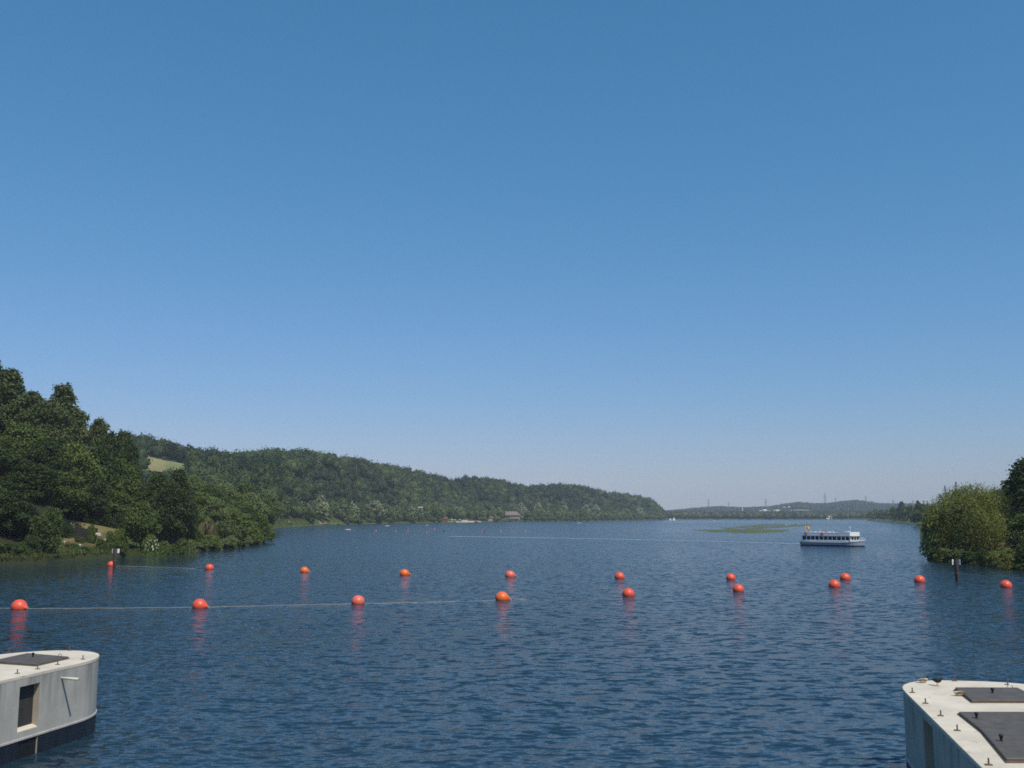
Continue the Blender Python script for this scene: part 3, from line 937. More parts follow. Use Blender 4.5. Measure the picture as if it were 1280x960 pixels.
# belt on the far shore and far hills
n = 2600
p = rng.uniform(826, 1180, n); dd = np.sqrt(rng.uniform(2440 ** 2, 2900 ** 2, n)); s = ip(SHORE, p)
x = (p - 640) / F * dd * CP; keep = dd > s + 12
x, dd = x[keep], dd[keep]
R = rng.uniform(5, 8.5, len(x)); H = rng.uniform(11, 19, len(x))
P1 = np.stack([x, dd, terrain(x, dd) - 0.5], 1)
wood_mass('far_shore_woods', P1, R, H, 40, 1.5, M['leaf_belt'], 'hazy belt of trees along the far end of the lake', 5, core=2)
n = 9000
p = rng.uniform(760, 1330, n); dd = np.sqrt(rng.uniform(2900 ** 2, 4750 ** 2, n))
x = (p - 640) / F * dd * CP; z = terrain(x, dd)
fieldm = ((p > 985) & (p < 1014) & (dd > 3380) & (dd < 3690)) | ((p > 840) & (p < 882) & (dd > 3000) & (dd < 3700))
keep = ~fieldm & (wob(x, dd, 210.0, 6.0) > -0.55)
for hp, hd2 in ((956, 3560), (961, 3560), (974.5, 3560), (968, 3560), (951, 3560), (980, 4000), (987, 4000)):
    keep &= ~((np.abs(p - hp) < 3.6) & (dd < hd2 + 15) & (dd > hd2 - 330))
x, dd, z = x[keep], dd[keep], z[keep]
R = rng.uniform(7, 12, len(x)); H = rng.uniform(9, 15, len(x))
wood_mass('far_hill_forest', np.stack([x, dd, z - 1], 1), R, H, 14, 2.4, M['leaf_hazed'], 'blue hazy woods on the low hills at the horizon', 6, core=1)


# grass on the banks
def tufts(name, regions, n, hgt, mat, label, seed):
    rng = np.random.default_rng(seed)
    PP = []
    for (p0, p1, o0, o1) in regions:
        q = rng.uniform(p0, p1, n); d = ip(SHORE, q) + rng.uniform(o0, o1, n)
        x = (q - 640) / F * d * CP
        PP.append(np.stack([x, d, terrain(x, d)], 1))
    P = np.concatenate(PP); P = P[P[:, 2] > 0.05]
    Nn = unit(len(P), rng); Nn[:, 2] *= 0.3; Nn /= np.linalg.norm(Nn, axis=1, keepdims=True)
    m = len(P)
    h = hgt * rng.uniform(0.2, 1.0, m) * (1 + 0.7 * wob(P[:, 0], P[:, 1], 2.2, 3.0)); up = np.stack([rng.normal(0, .25, m), rng.normal(0, .25, m), np.ones(m)], 1)
    b = np.cross(Nn, up); b /= np.linalg.norm(b, axis=1, keepdims=True)
    wd = (h * 0.22)[:, None]
    v = np.stack([P - b * wd, P + b * wd, P + up * h[:, None] + b * wd * 0.3, P + up * h[:, None] * 0.95 - b * wd * 0.3], 1).reshape(-1, 3)
    me = np_mesh(name, v, np.arange(m * 4).reshape(m, 4), {'tint': np.repeat(rng.uniform(0, 1, m), 4)})
    tag(link_mesh(name, me, M[mat]), label, 'grass', kind='stuff')


tufts('bank_grass', [(-40, 100, -0.5, 6), (80, 160, -0.8, 9), (155, 250, -0.8, 6), (240, 338, -0.8, 8), (1160, 1300, -0.8, 6), (1235, 1280, 0, 16)], 2000, 0.6, 'grass', 'green grass and reeds along the near water edges', 8)
tufts('dry_grass', [(80, 150, 6, 18), (238, 285, 8, 30), (1225, 1275, 8, 26)], 1500, 0.40, 'hay', 'dry straw-coloured grass on the sunny bank openings', 9)
tufts('tan_reeds', [(246, 276, 12, 30)], 900, 3.2, 'hay', 'tall tan reeds on the wooded point', 10)
tufts('far_bank_grass', [(340, 392, 1, 24), (440, 560, 1, 12), (620, 832, 0, 8)], 1600, 1.3, 'grass', 'green bank grass along the far left shore', 12)

# hedge, shadow wall and stones in the opening
pA, pB = at(106, 652, 222), at(141, 651, 226)
o = empty('hedge', (0, 0, 0), 0, 'low clipped hedge in shade at the back of the grassy opening', 'hedge')
cv, L_ = [], None
rng = np.random.default_rng(31)
P = np.array(pA)[None] + rng.uniform(0, 1, (1600, 1)) * (np.array(pB) - np.array(pA))[None] + rng.normal(0, 0.45, (1600, 3)) * np.array([1, 1, 0.0])
gz = terrain(P[:, 0], P[:, 1]); P[:, 2] = gz + rng.uniform(0.1, 1.7, 1600)
v, q = cards(P, unit(1600, rng), 0.28, rng)
link_mesh('leaves', np_mesh('leaves', v, q, {'tint': np.repeat(rng.uniform(0, 1, 1600), 4)}), M['leaf_dark'], o)
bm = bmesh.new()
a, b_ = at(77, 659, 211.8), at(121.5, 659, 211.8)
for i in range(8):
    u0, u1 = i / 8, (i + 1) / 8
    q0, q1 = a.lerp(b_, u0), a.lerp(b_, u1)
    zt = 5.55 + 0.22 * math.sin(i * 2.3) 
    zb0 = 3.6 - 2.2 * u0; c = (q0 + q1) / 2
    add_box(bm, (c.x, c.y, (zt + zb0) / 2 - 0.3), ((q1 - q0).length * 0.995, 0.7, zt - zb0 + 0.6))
wall = from_bm('shadow_wall', bm, M['shadestone'])  # wall stands in for a tree shadow; near-black colour paints the shade
tag(wall, 'dark wall standing in for tree shadow above the dry grass bank', 'wall')
stone_l = ['white stone at the left end of the dry grass bank', 'white stone lower down in the middle of the dry grass bank', 'long white slab at the right end of the dark shadow wall',
           'white slab lying in the green plants right of the shadow wall', 'white stone highest up beside the hedge']
for i, (sx, sy, sd, ln) in enumerate([(81.5, 672, 199, 0.7), (99.5, 675, 200, 0.7), (123.5, 660, 210, 1.2), (134, 664, 208, 1.2), (149, 656.5, 216, 1.1)]):
    bm = bmesh.new(); add_box(bm, (0, 0, 0), (ln, 0.6, 0.42), Matrix.Rotation(0.25, 3, 'Y'), 0.8); bevel(bm, 0.1, 2)
    for v in bm.verts: v.co += Vector((random.uniform(-.05, .05), random.uniform(-.05, .05), random.uniform(-.05, .05)))
    o = from_bm('stone', bm, M['stone'])
    pt = at(sx, sy, sd); gz = tz(pt.x, pt.y)
    o.location = (pt.x, pt.y, gz + 0.22)
    tag(o, stone_l[i], 'stone', 'white stones on the bank')

# ------------------------------------------------------------------ posts and piles
bm = bmesh.new(); add_tube(bm, [(0, 0, -1.0), (0, 0, 1.55), (0, 0, 1.62)], [0.24, 0.23, 0.17], 12)
o = from_bm('bank_post', bm, M['post'], smooth=False); pt = on_plane(8.7, 698, 0.35); o.location = (pt.x, 176, 0.45)
tag(o, 'short pale post on the grassy edge at the far left', 'post')
bm = bmesh.new(); add_tube(bm, [(0, 0, -1.0), (0, 0, 2.0), (0, 0, 2.1)], [0.19, 0.18, 0.10], 12)
o = from_bm('mooring_post', bm, M['post']); pt = on_plane(33, 703); o.location = (pt.x, pt.y, 0)
tag(o, 'thin grey post standing in the water in front of the left wood', 'post')
def marker_pile(px, ywater, height, rad, label, plates):
    pt = on_plane(px, ywater)
    o = empty('marker_pile', pt, math.atan2(-pt.x, pt.y), label, 'pile')
    bm = bmesh.new()
    add_tube(bm, [(0, 0, -1.5), (0, 0, 0.6), (0.01, 0, height - 0.12), (0.01, 0, height)], [rad * 1.05, rad, rad * 0.95, rad * 0.75], 16)
    from_bm('post', bm, M['pile'], o, True)
    bm = bmesh.new(); add_tube(bm, [(0, 0, 1.0), (0, 0, 1.12)], rad * 1.08, 16); from_bm('collar', bm, M['rust'], o)
    for (dx, wd, yaw) in plates:
        bm = bmesh.new()
        add_box(bm, (dx, -0.06, height - 0.42), (wd, 0.04, 0.66), Matrix.Rotation(yaw, 3, 'Z')); bevel(bm, 0.012, 1)
        from_bm('marker_plate', bm, M['white'], o)
        bm = bmesh.new(); add_tube(bm, [(0, -0.02, height - 0.42), (dx, -0.02, height - 0.42)], 0.025, 6); from_bm('bracket', bm, M['rust'], o)
    return o


marker_pile(1196.5, 727, 2.78, 0.235, 'dark brown pile with two white marker plates off the right bank', [(-0.37, 0.20, 0.5), (0.39, 0.20, -0.5)])
marker_pile(143, 709, 2.95, 0.27, 'dark pile with a white marker plate off the left bank', [(-0.40, 0.10, 1.1), (0.47, 0.34, -0.3)])


# ------------------------------------------------------------------ buoys and ropes
def buoy(px, py, mat, nose, label, group):
    r = 0.62
    pt = on_plane(px, py + 0.0, 0.20)
    pt.z = 0.20
    o = empty('buoy', pt, random.uniform(-0.25, 0.25) + (math.pi if nose < 0 else 0), label, 'buoy', group)
    bm = bmesh.new()
    prof = []
    for i in range(19):
        a = -math.pi / 2 + math.pi * i / 18 * 0.80
        prof.append((max(r * math.cos(a), 0.02), r * math.sin(a)))
    prof += [(0.28, 0.575), (0.19, 0.64), (0.13, 0.70), (0.11, 0.755), (0.06, 0.77)]
    R = Matrix.Rotation(math.pi / 2, 3, 'Y')
    tilt = Matrix.Rotation(random.uniform(-0.05, 0.22), 3, 'Y')
    add_lathe(bm, prof, 28, tilt @ R)
    from_bm('float', bm, M[mat], o, True)
    e = tilt @ Vector((0.82, 0, 0))
    bm = bmesh.new()
    pts = [e + Vector((0.07 * math.cos(t), 0, 0.07 * math.sin(t))) for t in np.linspace(0, 2 * math.pi, 13)]
    add_tube(bm, pts, 0.022, 6)
    from_bm('rope_eye', bm, M['rope'], o)
    k = random.uniform(0.93, 1.07); o.scale = (k, k, k * 0.96)
    o.rotation_euler.x = random.uniform(-0.12, 0.12)
    return o


ords = ['first', 'second', 'third', 'fourth', 'fifth', 'sixth', 'seventh', 'eighth', 'ninth', 'tenth']
front = [(24, 758.5, 'red', 1), (249.5, 757, 'red', 1), (447.5, 752, 'pink', 0), (627.5, 747.5, 'orange', 1), (785.5, 742.5, 'red', 0), (923, 737, 'red', 0), (1043, 731.5, 'red', 0), (1149.5, 725.5, 'red', 0)]
rear = [(139, 706, 'red', 0), (262, 710, 'red', 0), (380.5, 713.5, 'orange', 1), (505.5, 717, 'orange', 1), (637.5, 719, 'pink', 1), (774.5, 721, 'red', 0), (913.5, 722.5, 'red', 0), (1056.5, 722.5, 'red', 0), (1257.5, 732, 'red', 0)]
cname = {'red': 'red-orange', 'orange': 'bright orange', 'pink': 'pinkish bleached'}
fp, bp_ = [], []
for i, (a, b_, m, ns) in enumerate(front):
    o = buoy(a, b_, 'buoy_' + m, 1, f'{cname[m]} ball buoy, {ords[i]} from the left on the nearer line', 'ball buoys across the lake')
    if not ns: o.rotation_euler.z = random.uniform(1.0, 1.8)
    fp.append(o.location.copy())
for i, (a, b_, m, ns) in enumerate(rear):
    lab = f'{cname[m]} ball buoy, {ords[i]} from the left on the farther line'
    if i == 0: lab = 'red-orange ball buoy beside the dark pile off the left bank'
    if i == 8: lab = 'red-orange ball buoy at the right edge, right of the brown pile'
    o = buoy(a, b_, 'buoy_' + m, 1, lab, 'ball buoys across the lake')
    if not ns: o.rotation_euler.z = random.uniform(1.0, 1.8)
    bp_.append(o.location.copy())


def rope(name, pts, label, base, r=0.030):
    bm = bmesh.new()
    P = []
    for a, b_ in zip(pts, pts[1:]):
        for i in range(24):
            u = i / 24
            q = a.lerp(b_, u); q.z = base(q.x) + 0.012 * math.sin(q.x * 1.7) + 0.10 * max(0, 1 - min(u, 1 - u) * 26)
            q.y += 0.15 * math.sin(q.x * 0.21)
            P.append(q)
    add_tube(bm, P, r, 6)
    return tag(from_bm(name, bm, M['rope'], None, True), label, 'rope')


rope('buoy_rope', [on_plane(-140, 757.5)] + fp + [on_plane(1300, 716)], 'pale floating rope through the nearer line of buoys', lambda x: 0.050 - 0.085 * float(sstep(np.array((x + 40) / 62.0))), 0.015)
rope('buoy_rope', bp_, 'thin floating rope through the farther line of buoys', lambda x: 0.06 - 0.22 * float(sstep(np.array((x + 52) / 10.0))), 0.020)


# ------------------------------------------------------------------ concrete piers
def boolean_cut(o, boxes):
    """cut box-shaped recesses into a finished mesh object"""
    bm = bmesh.new()
    for c, s, rz in boxes:
        add_box(bm, c, s, Matrix.Rotation(rz, 3, 'Z'))
    bmesh.ops.recalc_face_normals(bm, faces=bm.faces)
    me = bpy.data.meshes.new('cutter'); bm.to_mesh(me); bm.free()
    me.materials.append(M['niche'])
    co = bpy.data.objects.new('cutter', me); COL.objects.link(co); co.parent = o.parent
    bpy.context.view_layer.update()
    md = o.modifiers.new('cut', 'BOOLEAN'); md.object = co; md.operation = 'DIFFERENCE'; md.solver = 'EXACT'
    md.material_mode = 'TRANSFER'
    dg = bpy.context.evaluated_depsgraph_get()
    new = bpy.data.meshes.new_from_object(o.evaluated_get(dg))
    o.modifiers.clear(); o.data = new
    bpy.data.objects.remove(co)


PTOP = 2.70


def pier(loc, rz, width, length, nose_l, label, niches, cw, ex=0.86):
    """local frame: +y runs out to the rounded nose, top at z = PTOP"""
    root = empty('weir_pier', loc, rz, label, 'pier')
    hw = width / 2

    def outline(inset=0.0):
        pts = [(hw - inset, -length), (hw - inset, 0)]
        for i in range(1, 24):
            a = math.pi * i / 24
            pts.append(((hw - inset) * math.copysign(abs(math.cos(a)) ** ex, math.cos(a)), (nose_l - inset) * math.sin(a) ** ex))
        pts += [(-hw + inset, 0), (-hw + inset, -length)]
        return pts
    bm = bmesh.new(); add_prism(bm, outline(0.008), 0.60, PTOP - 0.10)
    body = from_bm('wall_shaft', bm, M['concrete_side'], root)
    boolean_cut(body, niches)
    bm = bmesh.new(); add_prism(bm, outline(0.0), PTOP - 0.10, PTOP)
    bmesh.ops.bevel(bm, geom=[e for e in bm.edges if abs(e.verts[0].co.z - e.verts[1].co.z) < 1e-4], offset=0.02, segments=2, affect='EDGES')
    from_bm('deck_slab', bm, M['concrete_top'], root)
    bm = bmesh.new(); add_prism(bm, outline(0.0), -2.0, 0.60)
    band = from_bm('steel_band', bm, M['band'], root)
    if cw: boolean_cut(band, cw)
    bm = bmesh.new()
    lo, hi = outline(-0.022), outline(0.03)
    n = len(lo)
    r = [[bm.verts.new((p[0], p[1], z)) for p in pts] for pts, z in ((lo, 0.602), (lo, 0.66), (hi, 0.68), (hi, 0.602))]
    for A, B in zip(r, r[1:] + r[:1]):
        for i in range(n - 1):
            bm.faces.new((A[i], A[i + 1], B[i + 1], B[i]))
    from_bm('band_edge', bm, M['band_edge'], root)
    return root


def local(root_loc, rz, p):
    q = Vector(p) - Vector((root_loc[0], root_loc[1], 0))
    return Matrix.Rotation(-rz, 3, 'Z') @ q


def stub(root, p, h=0.15):
    bm = bmesh.new(); add_box(bm, (0, 0, 0.012), (0.15, 0.10, 0.02)); bevel(bm, 0.004, 1)
    add_tube(bm, [(0, 0, 0.018), (0, 0, h)], 0.019, 8)
    o = from_bm('rail_socket', bm, M['rust'], root); o.location = (p.x, p.y, PTOP)


def ring_handle(root, p, r=0.075):
    bm = bmesh.new()
    add_tube(bm, [(r * math.cos(t), 0.0, r + r * math.sin(t)) for t in np.linspace(0, 2 * math.pi, 17)], 0.014, 6)
    o = from_bm('lifting_ring', bm, M['steel'], root); o.location = (p.x, p.y, PTOP)


def hatch(root, pts, knobs):
    bm = bmesh.new(); add_prism(bm, [(p.x, p.y) for p in pts], PTOP + 0.003, PTOP + 0.085)
    bmesh.ops.bevel(bm, geom=list(bm.edges), offset=0.012, segments=1, affect='EDGES')
    h = from_bm('hatch_cover', bm, M['hatch'], root)
    c = sum((Vector((p.x, p.y, 0)) for p in pts), Vector()) / len(pts)
    bm = bmesh.new()
    add_prism(bm, [(c.x + (p.x - c.x) * 1.03, c.y + (p.y - c.y) * 1.03) for p in pts], PTOP + 0.002, PTOP + 0.03)
    from_bm('hatch_frame', bm, M['rust'], h)
    for k in knobs:
        bm = bmesh.new(); add_tube(bm, [(0, 0, 0.08), (0, 0, 0.13), (0, 0, 0.22), (0, 0, 0.24)], [0.035, 0.028, 0.055, 0.04], 10)
        o = from_bm('hatch_handle', bm, M['black'], h); o.location = (k.x, k.y, PTOP)


# left pier
zt = PTOP
A0 = on_plane(0, 851.3, zt); A1 = on_plane(100, 829, zt)
dirv = (A1 - A0).normalized(); rzL = math.atan2(-dirv.x, dirv.y)
WL = 4.75
nrm = Vector((dirv.y, -dirv.x, 0))        # points to the river
tip = on_plane(70, 812.3, zt)             # farthest rim point
hd = A1 - nrm * (WL / 2)
noseL = 3.0
along = (tip - A0).dot(dirv)
locL = A0 - nrm * (WL / 2) + dirv * (along - noseL); locL.z = 0
LL = lambda px, py, z=zt: local(locL, rzL, on_plane(px, py, z))


def wall_s(loc, rz, hw, px):
    """where the sight line at bearing px meets the river-side wall (local y)"""
    rx = ray(px, 870)[0]
    dv = Vector((-math.sin(rz), math.cos(rz))); nv = Vector((math.cos(rz), math.sin(rz))) * hw
    o_ = Vector((loc[0], loc[1])) + nv
    # o_ + s*dv on x = rx*y
    return (rx * o_.y - o_.x) / (dv.x - rx * dv.y)


s0, s1 = wall_s(locL, rzL, WL / 2, 24.5), wall_s(locL, rzL, WL / 2, 49.5)
sc_, sw_ = (s0 + s1) / 2, s1 - s0
pierL = pier(locL, rzL, WL, 24.0, noseL, 'pale concrete weir pier with one grey hatch at the lower left', [((WL / 2, sc_, 1.60), (0.9, sw_, 1.50), 0)], [((WL / 2, sc_ + 0.05, 0.1), (0.9, sw_ * 0.95, 1.4), 0)], 1.0)
bm = bmesh.new(); add_box(bm, (WL / 2 - 0.30, sc_, 1.60), (0.12, sw_ - 0.01, 1.49)); from_bm('niche_shade_back', bm, M['nicheshade'], pierL)  # added dark panel, paints the niche back as shaded
bm = bmesh.new(); add_box(bm, (WL / 2 - 0.2, sc_ + 0.05, -0.1), (0.3, sw_ * 0.93, 1.38)); from_bm('slot_shade_fender', bm, M['black'], pierL)  # fender plate; its black also paints the shade inside the slot
bm = bmesh.new()   # sloping sill of the niche
hx = WL / 2
vs = [bm.verts.new(v) for v in ((hx - 0.02, s0 - 0.02, 0.86), (hx - 0.02, s1 + 0.02, 0.86), (hx - 0.02, s1 + 0.02, 0.90), (hx - 0.02, s0 - 0.02, 0.90), (hx - 0.235, s0, 0.86), (hx - 0.235, s1, 0.86), (hx - 0.235, s1, 0.98), (hx - 0.235, s0, 0.98))]
for f in ((0, 1, 2, 3), (4, 7, 6, 5), (3, 2, 6, 7), (0, 4, 5, 1), (1, 5, 6, 2), (0, 3, 7, 4)): bm.faces.new([vs[i] for i in f])
from_bm('niche_sill', bm, M['concrete_top'], pierL)
pb = wall_s(locL, rzL, WL / 2, 76)
bm = bmesh.new(); add_tube(bm, [(hx - 0.1, pb, 2.33), (hx + 0.66, pb, 2.31)], 0.045, 10); from_bm('drain_pipe', bm, M['pipe'], pierL, True)
hatch(pierL, [LL(34, 819), LL(86, 823.6), LL(45, 833), LL(-12, 829)], [LL(41, 824)])
for q in ((21.6, 842), (47, 836.5), (103.6, 824.2), (72, 830.8)): stub(pierL, LL(*q))
for q in ((87, 813.2), (11, 816.2)): stub(pierL, LL(*q), 0.2)
ring_handle(pierL, LL(75, 822.5))

# right pier
B0 = on_plane(1227.6, 960, zt); B1 = on_plane(1150, 883, zt)
dv = (B1 - B0).normalized(); rzR = math.atan2(-dv.x, dv.y)
nR = Vector((dv.y, -dv.x, 0))
WR = 4.9
tipR = on_plane(1196, 850.6, zt)
noseR = 2.7
alongR = (tipR - B0).dot(dv)
locR = B0 + nR * (WR / 2) + dv * (alongR - noseR); locR.z = 0
LR = lambda px, py, z=zt: local(locR, rzR, on_plane(px, py, z))
t0, t1 = wall_s(locR, rzR, -WR / 2, 1163), wall_s(locR, rzR, -WR / 2, 1152)
pierR = pier(locR, rzR, WR, 24.0, noseR, 'pale concrete weir pier with two dark hatches and ducks at the lower right', [((-WR / 2, (t0 + t1) / 2, 1.45), (0.5, abs(t1 - t0), 2.0), 0)], None, 0.74)
hatch(pierR, [LR(1194, 862.6), LR(1215.2, 878.8), LR(1305, 878.8), LR(1272, 862.8)], [LR(1241, 870)])
hatch(pierR, [LR(1198.5, 893.6), LR(1227, 916), LR(1258, 953), LR(1390, 953), LR(1340, 893.6)], [LR(1221, 902), LR(1252, 931)])
for q in ((1140.5, 866), (1157, 879.5), (1176, 895), (1196.7, 913.5), (1236, 956.5)): stub(pierR, LR(*q))
for q in ((1193.4, 851.4), (1259.5, 856)): stub(pierR, LR(*q), 0.22)
ring_handle(pierR, LR(1262.6, 862))


# ------------------------------------------------------------------ ducks on the right pier
def loft_body(bm, stations, n=14):
    rings = []
    for (x, z, ry, rz_) in stations:
        rings.append([bm.verts.new((x, ry * math.cos(2 * math.pi * k / n), z + rz_ * math.sin(2 * math.pi * k / n))) for k in range(n)])
    for A, B in zip(rings, rings[1:]):
        for k in range(n): bm.faces.new((A[k], A[(k + 1) % n], B[(k + 1) % n], B[k]))
    bm.faces.new(rings[0][::-1]); bm.faces.new(rings[-1])


def duck(px, py, rz, stand, label, body_m, wing_m, head_m, sc=1.0, headdown=False):
    p = on_plane(px, py, PTOP)
    o = empty('duck', p, rz, label, 'duck', 'ducks resting on the right pier')
    h = 0.13 if stand else 0.0
    bm = bmesh.new()
    st = [(-0.30, 0.135, 0.010, 0.006), (-0.25, 0.125, 0.040, 0.022), (-0.17, 0.11, 0.080, 0.062), (-0.06, 0.10, 0.105, 0.090), (0.05, 0.10, 0.105, 0.094), (0.13, 0.115, 0.082, 0.080), (0.18, 0.145, 0.052, 0.055),
          (0.205, 0.19, 0.034, 0.036)]
    if headdown:
        st += [(0.205, 0.215, 0.030, 0.026), (0.19, 0.225, 0.02, 0.012)]
    else:
        st += [(0.21, 0.235, 0.030, 0.030)]
    loft_body(bm, [(x, z + h, a, b) for x, z, a, b in st])
    hz = 0.215 if headdown else 0.275
    hx_ = 0.14 if headdown else 0.235
    from_bm('body', bm, M[body_m], o, True)
    bm = bmesh.new()
    loft_body(bm, [(hx_ - 0.055, hz + h - 0.005, 0.012, 0.012), (hx_ - 0.035, hz + h, 0.034, 0.034), (hx_, hz + h + 0.004, 0.042, 0.043), (hx_ + 0.035, hz + h - 0.002, 0.032, 0.032), (hx_ + 0.05, hz + h - 0.008, 0.018, 0.016),
                   (hx_ + 0.085, hz + h - 0.016, 0.020, 0.009), (hx_ + 0.105, hz + h - 0.018, 0.012, 0.005)])
    if not headdown:
        add_tube(bm, [(0.20, 0, 0.20 + h), (0.215, 0, 0.23 + h), (0.225, 0, 0.262 + h)], [0.040, 0.030, 0.028], 10)
    from_bm('head', bm, M[head_m], o, True)
    for s in (-1, 1):
        bm = bmesh.new()
        loft_body(bm, [(-0.29, 0.14 + h, 0.006, 0.006), (-0.18, 0.135 + h, 0.018, 0.040), (-0.02, 0.13 + h, 0.022, 0.062), (0.09, 0.125 + h, 0.016, 0.045), (0.13, 0.12 + h, 0.005, 0.02)], 10)
        for v in bm.verts: v.co.y += s * (0.088 - 0.16 * max(0, -v.co.x - 0.05))
        from_bm('wing', bm, M[wing_m], o, True)
        if stand:
            bm = bmesh.new()
            add_tube(bm, [(0.0, s * 0.04, 0.05 + h), (-0.01, s * 0.045, 0.06), (0.005, s * 0.045, 0.006)], [0.018, 0.010, 0.009], 6)
            add_box(bm, (0.03, s * 0.045, 0.006), (0.07, 0.05, 0.010))
            from_bm('leg', bm, M['buoy_orange'], o)
    o.scale = (sc, sc, sc)
    return o


duck(1154, 853.6, 0.15, False, 'pale brown duck lying on the far rim of the right pier', 'feather_pale', 'feather_brown', 'feather_dark', 0.72)
duck(1172, 857.5, -1.0, True, 'dark duck standing on the right pier near its rounded nose', 'feather_dark', 'feather_dark', 'feather_brown', 0.72)
duck(1199, 870, 3.0, False, 'brown duck crouching against the corner of the far hatch', 'feather_pale', 'feather_brown', 'feather_dark', 0.74, True)


# ------------------------------------------------------------------ people
def skin_mesh(name, verts, edges, radii):
    me = bpy.data.meshes.new(name); me.from_pydata(verts, edges, [])
    o = bpy.data.objects.new('tmp_figure', me); COL.objects.link(o)
    md = o.modifiers.new('s', 'SKIN'); md.use_smooth_shade = True
    for i, r in enumerate(radii): me.skin_vertices[0].data[i].radius = (r, r)
    me.skin_vertices[0].data[0].use_root = True
    o.modifiers.new('ss', 'SUBSURF').levels = 1
    dg = bpy.context.evaluated_depsgraph_get()
    out = bpy.data.meshes.new_from_object(o.evaluated_get(dg)); out.name = name
    bpy.data.objects.remove(o)
    return out


V_ST = [(0, 0, 0.95), (0, 0, 1.15), (0, 0, 1.38), (0, 0, 1.50), (0, 0.02, 1.62), (0, 0.02, 1.72), (-0.1, 0, 0.88), (-0.12, 0.01, 0.50), (-0.13, -0.01, 0.08), (-0.13, 0.12, 0.03), (0.1, 0, 0.88), (0.12, 0.01, 0.50), (0.13, -0.01, 0.08), (0.13, 0.12, 0.03),
        (-0.19, 0, 1.40), (-0.27, 0, 1.12), (-0.28, 0.06, 0.86), (0.19, 0, 1.40), (0.27, 0, 1.12), (0.28, 0.06, 0.86)]
E_ST = [(0, 1), (1, 2), (2, 3), (3, 4), (4, 5), (0, 6), (6, 7), (7, 8), (8, 9), (0, 10), (10, 11), (11, 12), (12, 13), (2, 14), (14, 15), (15, 16), (2, 17), (17, 18), (18, 19)]
R_ST = [0.15, 0.135, 0.15, 0.06, 0.095, 0.08, 0.09, 0.062, 0.045, 0.035, 0.09, 0.062, 0.045, 0.035, 0.06, 0.045, 0.034, 0.06, 0.045, 0.034]
ME_STAND = skin_mesh('person_body', V_ST, E_ST, R_ST)
V_SI = [(0, 0, 0.48), (0, -0.02, 0.70), (0, 0, 0.93), (0, 0, 1.05), (0, 0.02, 1.17), (0, 0.02, 1.27), (-0.1, 0.08, 0.47), (-0.11, 0.45, 0.48), (-0.11, 0.42, 0.08), (-0.11, 0.54, 0.04), (0.1, 0.08, 0.47), (0.11, 0.45, 0.48), (0.11, 0.42, 0.08), (0.11, 0.54, 0.04),
        (-0.19, 0, 0.95), (-0.25, 0.06, 0.68), (-0.15, 0.28, 0.58), (0.19, 0, 0.95), (0.25, 0.06, 0.68), (0.15, 0.28, 0.58)]
ME_SIT = skin_mesh('person_body', V_SI, E_ST, R_ST)
for me in (ME_STAND, ME_SIT): me.materials.append(M['skin'])


def garment(me, z0, z1, mat, name, parent):
    """clothing that follows the body between two heights"""
    bm = bmesh.new(); bm.from_mesh(me); bm.normal_update()
    dele = [f for f in bm.faces if not (z0 < f.calc_center_median().z < z1)]
    for v in bm.verts: v.co += v.normal * 0.022
    bmesh.ops.delete(bm, geom=dele, context='FACES')
    m2 = bpy.data.meshes.new(name); bm.to_mesh(m2); bm.free(); m2.materials.clear()
    return link_mesh(name, m2, M[mat], parent, True)


def hair(z, parent, mat='cloth_dark'):
    bm = bmesh.new(); bmesh.ops.create_uvsphere(bm, u_segments=10, v_segments=7, radius=0.108)
    for v in bm.verts: v.co = Vector((v.co.x, v.co.y - 0.0, max(v.co.z, -0.02) + z))
    return from_bm('hair', bm, M[mat], parent, True)


def person(loc, rz, sit, top, label, group=None, legs='cloth_dark'):
    o = bpy.data.objects.new('person', ME_SIT if sit else ME_STAND); COL.objects.link(o)
    o.location = loc; o.rotation_euler = (0, 0, rz)
    tag(o, label, 'person', group)
    if sit: garment(ME_SIT, 0.56, 1.02, top, 'shirt', o); garment(ME_SIT, 0.2, 0.56, legs, 'trousers', o); hair(1.24, o)
    else: garment(ME_STAND, 0.92, 1.46, top, 'shirt', o); garment(ME_STAND, 0.40, 0.92, legs, 'shorts', o); hair(1.68, o)
    return o


